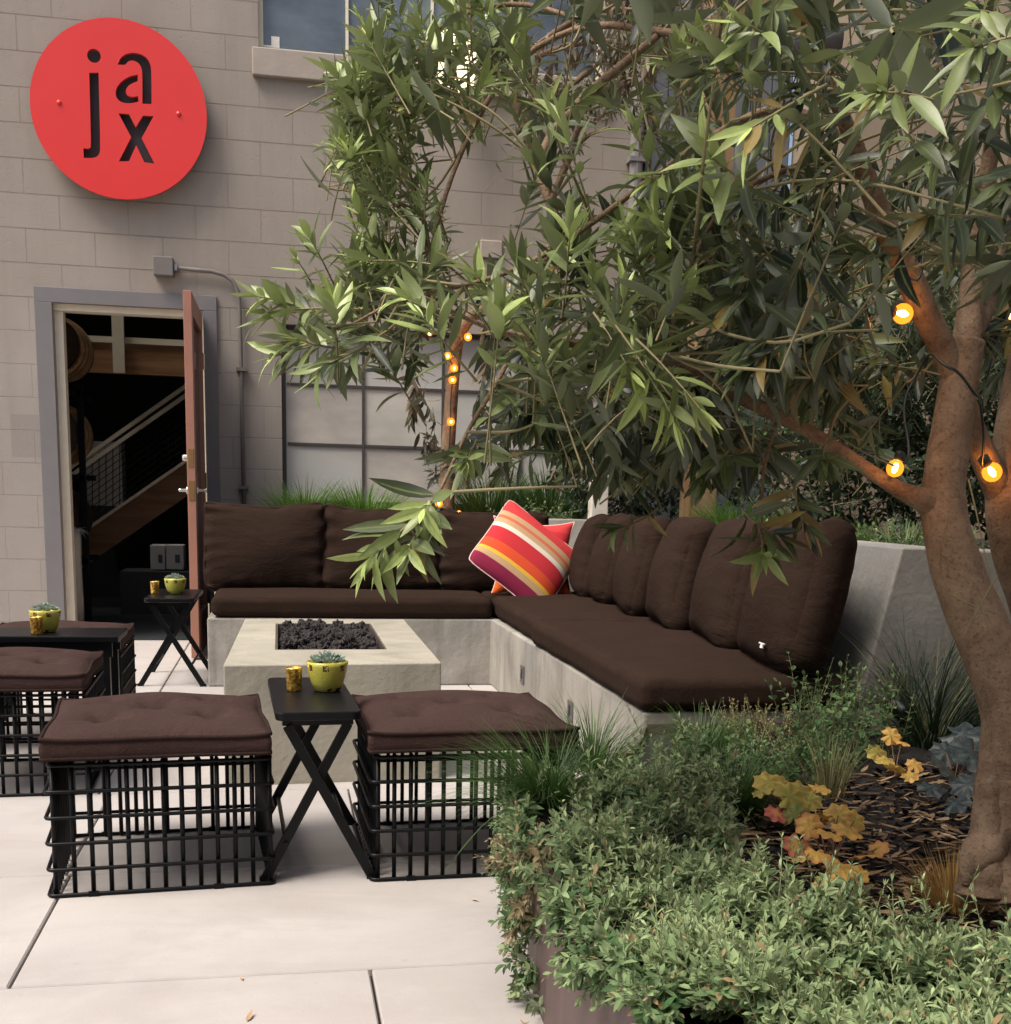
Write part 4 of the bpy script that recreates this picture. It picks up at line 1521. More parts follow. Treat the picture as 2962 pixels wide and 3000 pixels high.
# ------------------------------------------------------------------ folding tables
def make_table(label, W=0.215, D=0.60, HT=0.452, lw=0.275):
    e = empty('folding_table', (0, 0, 0), label, 'table', 'black folding side tables')
    b = MB()
    b.prism([(p[0], p[1]) for p in rrect(-W / 2, W / 2, -D / 2, D / 2, 0.022, 0, 6)], HT - 0.022, HT)
    b.build('tabletop', M['blacktop'], e, bevel=0.004)
    b = MB()
    for y in (-D / 2 + 0.045, D / 2 - 0.045):
        b = MB()
        b.box2((-W / 2 + 0.018, y - 0.009, HT - 0.040), (W / 2 - 0.018, y + 0.009, HT - 0.0225))
        b.build('rail', M['blacktop'], e)
    for y, s_ in ((-D / 2 + 0.032, 1), (-D / 2 + 0.055, -1), (D / 2 - 0.032, 1), (D / 2 - 0.055, -1)):
        b = MB()
        b.bar((-s_ * (W / 2 - 0.03), y, HT - 0.040), (s_ * lw / 2, y, 0.004), 0.014, 0.024, (1, 0, 0))
        b.box2((s_ * lw / 2 - 0.014, y - 0.009, 0.0), (s_ * lw / 2 + 0.014, y + 0.009, 0.012))
        b.build('leg', M['blacktop'], e)
    b = MB()
    for s_ in (1, -1):
        x_ = s_ * (lw / 2 - 0.055)
        b = MB()
        b.tube([(x_, -D / 2 + 0.035, 0.10), (x_, D / 2 - 0.035, 0.10)], 0.006, 8)
        b.build('stretcher', M['blacktop'], e)
    return e


tb = make_table('black folding side table with crossed legs between the two front stools')
tb.location = (0.075, 3.36, 0)
tb.rotation_euler = (0, 0, rad(2.5))
t2 = copy_tree(tb)
t2.location = (-0.552, 6.64, 0)
t2.rotation_euler = (0, 0, rad(-1))
t2.scale = (1.13, 1, 1)
t2['label'] = 'black folding side table standing beside the open door'
t3 = empty('low_table', (-1.02, 4.86, 0), 'long black low table between two stools at the left edge', 'table')
b = MB()
b.box2((-0.55, -0.14, 0.425), (0.42, 0.15, 0.45))
b.build('tabletop', M['blacktop'], t3, bevel=0.004)
b = MB()
b.box2((-0.53, -0.125, 0.37), (0.395, -0.108, 0.4245))
b.build('apron', M['blacktop'], t3)
b = MB()
b.box2((-0.53, 0.108, 0.37), (0.395, 0.125, 0.4245))
b.build('apron', M['blacktop'], t3)
for x in (-0.50, 0.37):
    for y in (-0.115, 0.115):
        b = MB()
        b.box2((x - 0.016, y - 0.016, 0), (x + 0.016, y + 0.016, 0.3695))
        b.build('leg', M['blacktop'], t3)

# ------------------------------------------------------------------ pots and votives
t_ = NT('green_crackle_glaze')
P = t_.co()
n_ = t_.noise(P, 18, 4)
c_ = t_.mix(n_, (0.36, 0.35, 0.05), (0.50, 0.47, 0.09))
ck = t_.ramp(t_.voro(t_.map(P, (1, 1, 1.4)), 60, 'DISTANCE_TO_EDGE'), [(0.0, 1.0), (0.03, 0.0)])
c_ = t_.mix(t_.math('MULTIPLY', ck, 0.45), c_, (0.12, 0.09, 0.02))
z_ = t_.sep(P)[2]
x_, y_, _ = t_.sep(P)
ang = t_.math('ARCTAN2', y_, x_)
frac = t_.math('ABSOLUTE', t_.math('SUBTRACT', t_.math('FRACT', t_.math('MULTIPLY_ADD', ang, 7 / 6.2832, 0.37)), 0.5))
fl_ = t_.math('MULTIPLY', t_.math('LESS_THAN', frac, 0.17), t_.math('LESS_THAN', t_.math('ABSOLUTE', t_.math('SUBTRACT', z_, 0.069)), 0.0085))
fl_ = t_.math('MULTIPLY', fl_, t_.math('GREATER_THAN', t_.noise(P, 170, 2), 0.42))
bot = t_.math('MULTIPLY', t_.math('LESS_THAN', z_, 0.012), t_.math('GREATER_THAN', t_.noise(P, 45, 2), 0.55))
c_ = t_.mix(t_.math('MAXIMUM', fl_, bot), c_, (0.085, 0.03, 0.018))
t_.bsdf(c_, 0.22, coat=0.3, normal=t_.bump(ck, 0.08, 0.003))
M['glaze'] = t_.m
t_ = NT('gold_mercury_glass')
n_ = t_.noise(t_.co(), 85, 4, 0.6)
c_ = t_.mix(t_.ramp(n_, [(0.4, 0.0), (0.58, 1.0)]), (0.20, 0.10, 0.012), (0.95, 0.62, 0.14))
t_.bsdf(c_, t_.ramp(n_, [(0.4, 0.5), (0.6, 0.15)]), 0.75, t_.bump(n_, 0.3, 0.003))
M['gold'] = t_.m


def make_pot(label):
    e = empty('succulent_pot', (0, 0, 0), label, 'plant pot', 'glazed succulent pots on the tables')
    b = MB()
    b.lathe([(0.028, 0.0), (0.036, 0.003), (0.046, 0.025), (0.053, 0.05), (0.0565, 0.072), (0.0575, 0.083), (0.054, 0.084), (0.0515, 0.072), (0.049, 0.062)], n=36)
    b.build('pot', M['glaze'], e, smooth=True)
    b = MB()
    b.lathe([(0.0, 0.0655), (0.049, 0.065)], n=24, cap0=False, cap1=False)
    b.build('soil', M['soil'], e)
    r = np.random.default_rng(5)
    lv = Leaves()
    for (cx, cy, s_) in ((0, 0, 1.0), (-0.03, 0.008, 0.7), (0.028, 0.012, 0.75), (0.005, -0.03, 0.7), (-0.012, 0.032, 0.65), (0.033, -0.016, 0.6), (-0.028, -0.022, 0.62)):
        k = 0
        for ringn, el, L in ((9, 18, 0.030), (8, 42, 0.026), (6, 65, 0.02)):
            for i in range(ringn):
                a = 6.283 * (i + 0.5 * (k % 2)) / ringn + cx * 50
                el_ = rad(el + r.uniform(-8, 8))
                d = (math.cos(a) * math.cos(el_), math.sin(a) * math.cos(el_), math.sin(el_))
                nrm = (-math.cos(a) * math.sin(el_), -math.sin(a) * math.sin(el_), math.cos(el_))
                lv.add((cx, cy, 0.075 + 0.012 * s_), d, nrm, L * s_ * 1.25 * r.uniform(0.85, 1.1), 0.012 * s_ * 1.2, -0.15, r.uniform(0.1, 1.0), r.uniform(0.3, 0.9))
            k += 1
    lv.build('succulent', M['succ'], e, rows=4, shape='oval', fold=0.25)
    return e


def make_votive(label):
    e = empty('votive_holder', (0, 0, 0), label, 'candle holder', 'gold votive holders on the tables')
    b = MB()
    b.lathe([(0.019, 0.0), (0.0205, 0.004), (0.0225, 0.062), (0.0232, 0.066), (0.0215, 0.066), (0.019, 0.012), (0.0, 0.011)], n=28, cap1=False)
    b.build('glass', M['gold'], e, smooth=True)
    b = MB()
    b.lathe([(0.0185, 0.0115), (0.0185, 0.03), (0.004, 0.031)], n=16)
    b.build('candle', plain('wax', (0.75, 0.7, 0.55), 0.6), e, smooth=True)
    return e


pot = make_pot('green glazed succulent pot on the folding table between the front stools')
pot.location = (0.121, 3.40, 0.452)
for (xy, z, lab, rz, s_) in (((-0.547, 6.62), 0.452, 'green glazed succulent pot on the table beside the open door', 1.1, 0.97),
                             ((-0.878, 4.86), 0.450, 'green glazed succulent pot on the long black table at the left', 2.3, 1.0)):
    c = copy_tree(pot)
    c.location = (*xy, z)
    c.rotation_euler = (0, 0, rz)
    c.scale = (s_, s_, s_)
    c['label'] = lab
vo = make_votive('gold votive holder on the folding table between the front stools')
vo.location = (0.030, 3.40, 0.452)
for (xy, z, lab) in (((-0.648, 6.60), 0.452, 'gold votive holder on the table beside the open door'), ((-0.895, 4.775), 0.450, 'gold votive holder on the long black table at the left')):
    c = copy_tree(vo)
    c.location = (*xy, z)
    c['label'] = lab

# ------------------------------------------------------------------ steel planter and soil
path = [(1.09, 3.545), (0.98, 3.25), (0.83, 3.02), (0.68, 2.84), (0.565, 2.66), (0.512, 2.47), (0.488, 2.25), (0.478, 1.95), (0.49, 1.6), (0.55, 1.25), (0.68, 0.9), (0.95, 0.6), (1.5, 0.4), (2.6, 0.35)]


def chaikin(p, it=2):
    p = [np.array(q, float) for q in p]
    for _ in range(it):
        q = [p[0]]
        for a, b_ in zip(p[:-1], p[1:]):
            q += [a * 0.75 + b_ * 0.25, a * 0.25 + b_ * 0.75]
        q.append(p[-1])
        p = q
    return p


pth = chaikin(path)
b = MB()
PH = 0.31
n_in = []
for i, q in enumerate(pth):
    tg = unit((pth[min(i + 1, len(pth) - 1)] - pth[max(i - 1, 0)]))
    n_in.append(np.array([-tg[1], tg[0]]))
vs = []
for q, nn in zip(pth, n_in):
    qi = q + nn * 0.008
    vs += [(q[0], q[1], 0), (q[0], q[1], PH), (qi[0], qi[1], PH), (qi[0], qi[1], 0)]
fs = []
for i in range(len(pth) - 1):
    for k in range(4):
        l = (k + 1) % 4
        fs.append((i * 4 + k, i * 4 + l, i * 4 + 4 + l, i * 4 + 4 + k))
fs += [(0, 3, 2, 1), tuple(len(pth) * 4 - 4 + k for k in (0, 1, 2, 3))]
b.add(vs, fs)
pl_o = b.build('steel_planter', M['corten'], smooth=False)
tag(pl_o, 'curved plum brown steel planter edge overhung by silvery plants', 'planter')
b = MB()
b.box2((1.098, YE - 0.012, 0.0), (1.74, YE - 0.004, 0.318))
tag(b.build('edging_plate', M['corten']), 'dark steel edging plate across the near end of the concrete bench', 'edging')

inner = [tuple(q + nn * 0.010) for q, nn in zip(pth, n_in)]
far_edge = [(2.6, 0.36), (4.9, 0.36), (4.9, YE - 0.015), (1.1, YE - 0.015)]
poly = inner[1:-1] + far_edge
SOIL = 0.285
b = MB()
b.add([(x, y, SOIL) for x, y in poly], [tuple(range(len(poly)))])
# rougher soil: heaps of crumbs are added as mulch below
tag(b.build('planter_soil', M['soil']), kind='structure')
b = MB()
b.add([(-0.37, 7.39, 0.80), (2.09, 7.39, 0.80), (2.09, 8.34, 0.80), (-0.37, 8.34, 0.80)], [(0, 1, 2, 3)])
b.add([(2.11, YE + 0.17, 0.80), (4.98, YE + 0.17, 0.80), (4.98, 8.3, 0.80), (2.11, 8.3, 0.80)], [(0, 1, 2, 3)])
tag(b.build('border_soil', M['soil']), kind='structure')
b = MB()
b.box2((-0.375, 7.63, 0.0), (-0.355, 8.355, 0.84))
b.box2((-0.375, 7.385, 0.355), (-0.355, 7.63, 0.84))
tag(b.build('border_edging', M['bench']), 'grey concrete end of the planting border behind the bench beside the door', 'edging')

# ================================================================== plants
def in_poly(x, y, P):
    c = False
    n = len(P)
    for i in range(n):
        x0, y0 = P[i]
        x1, y1 = P[(i + 1) % n]
        if (y0 > y) != (y1 > y) and x < (x1 - x0) * (y - y0) / (y1 - y0) + x0:
            c = not c
    return c


def rand_in(P):
    xs = [q[0] for q in P]
    ys_ = [q[1] for q in P]
    while True:
        x, y = rng.uniform(min(xs), max(xs)), rng.uniform(min(ys_), max(ys_))
        if in_poly(x, y, P):
            return x, y


def smooth_line(pts, rad_, it=2):
    P = np.concatenate([np.array(pts, float), np.array(rad_, float)[:, None]], 1)
    for _ in range(it):
        q = [P[0]]
        for a, b_ in zip(P[:-1], P[1:]):
            q += [a * 0.75 + b_ * 0.25, a * 0.25 + b_ * 0.75]
        q.append(P[-1])
        P = np.array(q)
    return P[:, :3], P[:, 3]


CULL = []


def keep(p):
    q = RM @ (np.array(p) - EYE)
    if q[2] < 0.05:
        return True
    x, y = CX + FOC * q[0] / q[2], CY + FOC * q[1] / q[2]
    return not any(in_poly(x, y, h) for h in CULL)


def sprig(LV, TW, p0, p1, n, L, age0=0.1, age1=0.9, sag=0.0, stem=0.0022, W=0.235, droop=0.25, start=0.2, tipw=1.0):
    """a leafy shoot from p0 to p1 with opposite leaf pairs, young at the tip"""
    p0, p1 = np.array(p0, float), np.array(p1, float)
    d = p1 - p0
    ln = np.linalg.norm(d)
    dd = d / ln
    up = np.array((0, 0, 1.0))
    mid = (p0 + p1) / 2 + up * sag * ln + rng.normal(0, 0.04, 3) * ln
    side = unit(np.cross(dd, up) + rng.normal(0, 0.05, 3))
    up2 = np.cross(side, dd)
    ts = np.linspace(0, 1, 6)
    pts = [(1 - t) ** 2 * p0 + 2 * t * (1 - t) * mid + t * t * p1 for t in ts]
    if TW is not None:
        TW.tube(pts, np.linspace(stem, stem * 0.45, 6), 4, caps=False)
    ph = rng.uniform(0, 3.14)
    k = max(2, n // 2)
    for i in range(k + 1):
        t = start + (1 - start) * (i / k) ** tipw
        c = (1 - t) ** 2 * p0 + 2 * t * (1 - t) * mid + t * t * p1
        tg = unit(2 * (1 - t) * (mid - p0) + 2 * t * (p1 - mid))
        for s_ in (1, -1):
            a = ph + i * 1.57 + (0 if s_ == 1 else 3.14) + rng.normal(0, 0.25)
            perp = math.cos(a) * side + math.sin(a) * up2
            spread = rad(72 - 46 * t ** 1.5 + rng.normal(0, 9))
            ld = tg * math.cos(spread) + perp * math.sin(spread)
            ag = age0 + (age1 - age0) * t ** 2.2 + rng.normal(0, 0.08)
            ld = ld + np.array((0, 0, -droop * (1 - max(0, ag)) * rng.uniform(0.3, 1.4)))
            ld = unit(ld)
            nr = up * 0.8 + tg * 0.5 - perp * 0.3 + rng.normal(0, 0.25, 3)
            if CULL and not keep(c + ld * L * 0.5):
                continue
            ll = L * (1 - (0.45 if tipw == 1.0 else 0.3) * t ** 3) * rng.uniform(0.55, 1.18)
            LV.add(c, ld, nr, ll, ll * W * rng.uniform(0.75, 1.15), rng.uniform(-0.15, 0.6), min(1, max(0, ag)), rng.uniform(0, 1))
    LV.add(p1, unit(dd + rng.normal(0, 0.15, 3)), up2, L * 0.5, L * 0.09, 0.1, min(1, age1 + 0.1), rng.uniform(0, 1))


# ------------------------------------------------------------------ front olive tree
TD = 2.06
tree_base = at_z(1890, 1662, SOIL)
olive = empty('olive_tree', tuple(tree_base), 'front olive tree with smooth bent trunk in the planter and long grey green leaves', 'tree')
OLc = tuple(-tree_base)


def limb(mb, px, rwid, n=14, lump=0.0, it=2):
    pts = [at(x, y, d) for x, y, d in px]
    rr = [w * d / FOC / 2 for w, (_, _, d) in zip(rwid, px)]
    P, R_ = smooth_line(pts, rr, it)
    if lump:
        R_ = R_ * (1 + lump * np.sin(np.arange(len(R_)) * 1.7) * rng.uniform(0.5, 1, len(R_)))
    mb.tube(P, R_, n)
    return pts


TR = MB()
trunk_px = [(1893, 1690, TD), (1888, 1655, TD), (1884, 1618, TD), (1886, 1560, TD), (1896, 1450, TD), (1908, 1350, TD), (1884, 1262, TD), (1848, 1180, TD + .01), (1807, 1085, TD + .02), (1776, 957, TD + .03), (1787, 862, TD + .04), (1808, 736, TD + .05), (1822, 645, TD + .05)]
limb(TR, trunk_px, [165, 150, 124, 104, 98, 104, 108, 106, 97, 84, 77, 72, 74], 20, 0.02)
limb(TR, [(1850, 1690, TD - .03), (1856, 1630, TD - .03), (1862, 1580, TD - .025), (1864, 1520, TD - .02), (1868, 1450, TD - .015), (1886, 1390, TD), (1900, 1330, TD)], [96, 80, 60, 56, 52, 34, 6], 14, 0.05)
limb(TR, [(1822, 1672, TD - .05), (1836, 1625, TD - .045), (1856, 1603, TD - .035), (1890, 1592, TD), (1930, 1600, TD + .02)], [14, 62, 80, 92, 60], 14, 0.04)
skel = []
skel += limb(TR, [(1806, 735, TD + .05), (1780, 655, TD + .03), (1748, 598, TD + .01), (1712, 510, TD - .02), (1668, 425, TD - .05), (1640, 350, TD - .09), (1612, 270, TD - .14), (1560, 150, TD - .2), (1500, 30, TD - .28), (1450, -120, TD - .35)], [40, 50, 52, 50, 46, 40, 32, 24, 18, 10])
skel += limb(TR, [(1822, 665, TD + .05), (1832, 570, TD + .06), (1836, 480, TD + .08), (1860, 360, TD + .05), (1880, 200, TD), (1870, 0, TD - .1), (1840, -200, TD - .2)], [60, 44, 38, 32, 26, 20, 10])
skel += limb(TR, [(1815, 660, TD + .06), (1868, 570, TD + .12), (1880, 480, TD + .16), (1910, 330, TD + .2), (1950, 100, TD + .2)], [44, 36, 32, 26, 16])
skel += limb(TR, [(1770, 955, TD + .03), (1728, 938, TD + .01), (1690, 921, TD), (1640, 888, TD), (1560, 832, TD + .02), (1470, 785, TD + .03), (1372, 738, TD), (1285, 682, TD - .05), (1130, 655, TD - .1), (985, 637, TD - .16), (900, 612, TD - .2), (800, 560, TD - .24)], [60, 40, 30, 26, 24, 26, 26, 20, 15, 13, 9, 6])
skel += limb(TR, [(1640, 355, TD - .08), (1560, 300, TD - .15), (1485, 318, TD - .22), (1374, 368, TD - .3), (1310, 477, TD - .3), (1275, 590, TD - .28), (1262, 668, TD - .26)], [22, 14, 11, 9, 8, 7, 5])
skel += limb(TR, [(1612, 270, TD - .14), (1480, 190, TD - .1), (1350, 250, TD - .1), (1224, 340, TD - .1), (1120, 420, TD - .1), (1000, 500, TD - .14), (880, 540, TD - .18), (760, 560, TD - .22), (650, 620, TD - .26)], [22, 16, 13, 12, 11, 10, 8, 7, 5])
skel += limb(TR, [(1560, 150, TD - .2), (1400, 80, TD - .1), (1250, 60, TD + .1), (1100, 40, TD + .2), (960, 120, TD + .25), (860, 300, TD + .25), (812, 473, TD + .2)], [20, 16, 14, 12, 10, 9, 7])
skel += limb(TR, [(1100, 40, TD + .2), (980, 0, TD + .25), (850, 30, TD + .3), (760, 120, TD + .3), (711, 287, TD + .28)], [10, 9, 8, 7, 5])
skel += limb(TR, [(1250, 60, TD + .1), (1080, 200, TD + .05), (1010, 300, TD), (1040, 400, TD), (1090, 480, TD)], [13, 20, 18, 14, 10])
skel += limb(TR, [(975, 645, TD - .16), (940, 720, TD - .2), (880, 815, TD - .24), (830, 930, TD - .28), (787, 990, TD - .3)], [10, 9, 8, 6, 5])
skel += limb(TR, [(1470, 785, TD + .03), (1440, 880, TD), (1438, 960, TD - .04), (1437, 1020, TD - .06)], [8, 6, 5, 3])
TR.build('trunk', M['bark'], olive, smooth=True, loc=OLc)
skelA = np.array(skel)

LV, TW = Leaves(), MB()


def pxdir(p, dx, dy, dz_):
    """unit vector for a step right/down/away as the photo sees it"""
    return unit(RM[0] * dx + RM[1] * dy + RM[2] * dz_)


GAP_LIGHTS = [(812, 612), (905, 612), (888, 830), (828, 830)]
holes_px = [GAP_LIGHTS, [(862, 278), (962, 262), (985, 330), (962, 440), (955, 498), (900, 502), (880, 445), (850, 440), (850, 380)],
            [(1103, 236), (1187, 222), (1190, 330), (1110, 335)], [(300, 760), (745, 745), (800, 900), (770, 930), (300, 1000)], [(300, 935), (1120, 945), (1180, 1000), (1740, 985), (1740, 1400), (300, 1400)],
            [(300, 410), (560, 400), (575, 440), (540, 520), (300, 540)], [(1695, 500), (1758, 500), (1830, 690), (1790, 725), (1690, 560)], [(1385, 722), (1560, 810), (1700, 905), (1690, 945), (1550, 852), (1370, 758)]]
CULL = holes_px


def crown(P, n, d0_, d1_, L, ln0, ln1, age1, dirs, conn=0.35, nl=14, droop=0.3, age0=0.0):
    for _ in range(n):
        for tries in range(30):
            x, y = rand_in(P)
            d = rng.uniform(d0_, d1_)
            tip = at(x, y, d)
            dx, dy, dz_ = dirs
            v = pxdir(tip, dx + rng.normal(0, 0.55), dy + rng.normal(0, 0.5), dz_ + rng.normal(0, 0.6))
            ln = rng.uniform(ln0, ln1)
            base = tip - v * ln
            if not CULL or all(keep(tip - v * ln * f) for f in (0, 0.33, 0.66, 1.0)):
                break
        sprig(LV, TW, base, tip, nl, 1.2 * L * rng.uniform(0.75, 1.15), age0, age1 * rng.uniform(0.3, 1.1), rng.uniform(-0.05, 0.1), 0.0017, droop=droop, start=0.3, tipw=0.62)
        dist = np.linalg.norm(skelA - base, axis=1)
        k = int(dist.argmin())
        m = (skelA[k] + base) / 2 + rng.normal(0, 0.03, 3)
        if dist[k] < 0.6 and rng.uniform() < conn and (not CULL or all(keep(q) for q in (m, (m + base) / 2, (m + skelA[k]) / 2))):
            pts, rr = smooth_line([skelA[k], m, base], [0.0028, 0.0023, 0.0017], 2)
            TW.tube(pts, rr, 5, caps=False)


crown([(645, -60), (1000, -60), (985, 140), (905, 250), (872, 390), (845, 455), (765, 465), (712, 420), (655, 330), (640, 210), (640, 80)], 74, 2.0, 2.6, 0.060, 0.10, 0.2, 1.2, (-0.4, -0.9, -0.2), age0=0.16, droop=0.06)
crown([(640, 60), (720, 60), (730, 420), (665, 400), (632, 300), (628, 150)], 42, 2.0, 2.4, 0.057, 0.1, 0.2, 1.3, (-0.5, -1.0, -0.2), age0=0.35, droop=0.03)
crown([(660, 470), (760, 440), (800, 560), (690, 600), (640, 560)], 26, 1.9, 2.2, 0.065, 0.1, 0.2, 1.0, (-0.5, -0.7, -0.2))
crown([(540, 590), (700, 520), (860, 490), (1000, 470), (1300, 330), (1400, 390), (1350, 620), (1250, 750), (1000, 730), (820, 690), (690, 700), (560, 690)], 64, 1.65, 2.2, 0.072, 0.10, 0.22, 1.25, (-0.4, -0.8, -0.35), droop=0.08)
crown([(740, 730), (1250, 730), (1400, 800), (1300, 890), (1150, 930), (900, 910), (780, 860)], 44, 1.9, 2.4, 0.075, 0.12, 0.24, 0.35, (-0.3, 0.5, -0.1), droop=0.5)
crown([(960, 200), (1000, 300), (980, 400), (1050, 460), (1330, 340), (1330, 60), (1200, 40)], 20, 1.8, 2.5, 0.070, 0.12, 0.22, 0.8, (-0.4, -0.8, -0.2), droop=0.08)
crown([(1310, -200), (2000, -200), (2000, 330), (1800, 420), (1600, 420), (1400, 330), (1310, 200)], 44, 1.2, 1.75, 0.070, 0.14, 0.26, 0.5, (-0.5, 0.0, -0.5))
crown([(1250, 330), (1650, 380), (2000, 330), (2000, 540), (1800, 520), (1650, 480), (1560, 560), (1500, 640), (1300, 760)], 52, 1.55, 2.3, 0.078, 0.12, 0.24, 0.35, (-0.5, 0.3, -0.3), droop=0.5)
crown([(1260, 640), (1500, 600), (1640, 620), (1700, 640), (1690, 850), (1480, 940), (1300, 930)], 46, 1.9, 2.5, 0.074, 0.12, 0.24, 0.3, (-0.4, 0.3, -0.2), droop=0.5)
crown([(1830, 520), (1960, 480), (1960, 700), (1860, 640)], 10, 2.1, 2.4, 0.074, 0.1, 0.2, 0.2, (0, 0.8, 0), droop=0.6)
# crown above the frame, which shades the corner of the patio
crown([(900, -900), (2300, -900), (2300, -120), (900, -60)], 150, 1.2, 3.2, 0.10, 0.15, 0.35, 0.6, (-0.3, -0.6, -0.2), conn=0.2)

# single shoots that stand clear of the crown
CULL = []
for (x0, y0, x1, y1, d, L, n, age, sag) in [
        (700, 585, 505, 590, 1.9, 0.076, 16, 1.0, 0.05), (660, 640, 520, 672, 1.88, 0.074, 14, .8, 0.05), (610, 600, 490, 560, 1.9, 0.07, 12, 1.1, .08),
        (690, 660, 560, 640, 1.86, 0.078, 14, .7, 0.0), (760, 600, 610, 690, 1.8, 0.08, 14, .5, -0.05), (640, 560, 585, 450, 1.95, 0.07, 12, 1.1, 0.05), (600, 560, 560, 490, 1.95, 0.05, 8, 1.1, 0),
        (740, 640, 640, 560, 1.85, .075, 12, 1.0, 0), (860, 620, 760, 560, 1.75, .078, 12, 1.0, 0), (900, 720, 800, 600, 1.72, .085, 14, .9, 0), (1000, 640, 900, 520, 1.7, .082, 14, 1.0, 0), (1060, 600, 1075, 440, 1.72, .085, 14, 1.0, 0),
        (1230, 560, 1180, 430, 1.75, .08, 12, 1.0, 0), (1120, 420, 1060, 230, 1.7, .085, 10, 1.1, 0), (1250, 400, 1195, 240, 1.75, .075, 12, 1.0, 0), (1330, 520, 1240, 420, 1.7, .08, 12, 1.0, 0), (1400, 480, 1350, 380, 1.65, .08, 12, .9, 0),
        (1150, 600, 1270, 790, 1.6, .082, 14, 1.0, 0.1), (1200, 640, 1320, 770, 1.58, .085, 10, 1.1, 0.1), (1120, 590, 1190, 700, 1.62, .08, 10, 1.0, 0.05),
        (820, 945, 700, 1052, 1.74, .082, 16, .75, 0.05), (800, 985, 770, 1035, 1.76, .075, 12, .6, 0.0), (830, 930, 800, 960, 1.74, .085, 8, .8, 0.05), (900, 830, 880, 870, 1.8, .07, 10, .7, 0),
        (1437, 1010, 1441, 1048, 1.97, .074, 12, 1.0, 0.0), (1240, 960, 1160, 1000, 2.1, .06, 8, .2, -0.1), (1400, 960, 1470, 1010, 1.95, .075, 12, .15, -0.1), (1500, 900, 1520, 990, 1.95, .07, 12, .1, -0.1), (1560, 830, 1555, 870, 1.9, .075, 12, .3, 0),
        (1420, 190, 1330, 100, 1.25, 0.061, 12, 0.80, 0), (1480, 100, 1400, 40, 1.2, 0.061, 12, 0.84, 0), (1560, 160, 1420, 240, 1.2, 0.068, 12, 0.72, 0), (1740, 290, 1660, 160, 1.1, 0.065, 14, 0.76, 0.0), (1760, 190, 1655, 175, 1.05, 0.072, 12, 0.64, 0), (1950, 60, 1840, 90, 1.05, 0.065, 14, 0.48, 0), (1900, 40, 1850, 20, 1.1, 0.050, 8, 0.80, 0),
        (1420, 350, 1345, 300, 1.5, .085, 12, 1.0, 0), (1300, 300, 1230, 340, 1.7, .08, 10, .9, 0)]:
    a_ = at(x0, y0, d + 0.05)
    b_ = at(x1, y1, d)
    sprig(LV, TW, a_, b_, n, L * 1.12, 0.2 if age > 0.5 else 0.05, age * 1.15, sag, 0.0022, W=0.225, tipw=0.65)
TW.build('twigs', M['twig'], olive, smooth=True, loc=OLc)
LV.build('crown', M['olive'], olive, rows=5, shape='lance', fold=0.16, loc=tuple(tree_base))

# second olive trunk behind, at the right edge
CULL = holes_px[4:5]
ob = np.array((1.92, 2.5, SOIL))
ol2 = empty('olive_tree', tuple(ob), 'second olive trunk at the right edge behind the front one, lit warm by a bulb', 'tree')
T2 = MB()
q0 = np.array((1.92, 2.5, SOIL - 0.02))
pts = [q0, q0 + (0.0, 0.0, 0.12), at(1990, 1300, 2.55), at(1960, 1150, 2.5), at(1918, 1040, 2.45), at(1905, 940, 2.42), at(1915, 850, 2.42), at(1925, 760, 2.42), at(1945, 640, 2.45), at(1960, 480, 2.5), at(1990, 200, 2.5), at(1990, -200, 2.5)]
P_, R_ = smooth_line(pts, [0.075, 0.06, 0.055, 0.052, 0.05, 0.05, 0.046, 0.04, 0.036, 0.03, 0.024, 0.012], 2)
T2.tube(P_, R_, 16)
limb(T2, [(1890, 930, 2.42), (1860, 870, 2.38), (1838, 815, 2.34), (1820, 740, 2.3), (1790, 640, 2.35), (1700, 560, 2.4)], [60, 52, 44, 34, 24, 12])
T2.build('trunk', M['bark'], ol2, smooth=True, loc=tuple(-ob))
LV, TW = Leaves(), MB()
crown([(1700, 480), (1960, 420), (1960, 720), (1850, 760), (1740, 700)], 22, 2.4, 2.9, 0.07, 0.12, 0.24, 0.2, (-0.2, 0.8, 0), conn=0.0, droop=0.7)
crown([(1300, 360), (1960, 300), (1960, 560), (1400, 620)], 50, 2.5, 3.2, 0.07, 0.14, 0.26, 0.2, (-0.2, 0.6, 0), conn=0.0, droop=0.5)
crown([(1350, -500), (2300, -500), (2300, 250), (1350, 250)], 60, 2.3, 3.4, 0.075, 0.15, 0.3, 0.3, (-0.2, 0.3, 0), conn=0.0, droop=0.5)
TW.build('twigs', M['twig'], ol2, smooth=True, loc=tuple(-ob))
LV.build('crown', M['olive'], ol2, rows=4, loc=tuple(ob))
CULL = []
# dead wire-like twigs hanging on the front trunk
TW = MB()
for seg in ([(1828, 905, 2.0), (1850, 1000, 1.99), (1866, 1090, 1.98)], [(1790, 1120, 1.98), (1850, 1150, 1.97), (1905, 1160, 1.97)], [(1880, 1090, 1.97), (1845, 1150, 1.97), (1815, 1205, 1.97)], [(1850, 1130, 1.97), (1862, 1180, 1.97), (1880, 1215, 1.97)],
            [(1770, 1010, 1.98), (1806, 1025, 1.98)], [(1690, 880, 1.97), (1620, 850, 1.99), (1560, 805, 2.0)]):
    P_, R_ = smooth_line([at(*q) for q in seg], np.linspace(0.0017, 0.0008, len(seg)), 2)
    TW = MB()
    TW.tube(P_, R_, 5)
    TW.build('dead_twig', M['twig'], olive, smooth=True, loc=OLc)

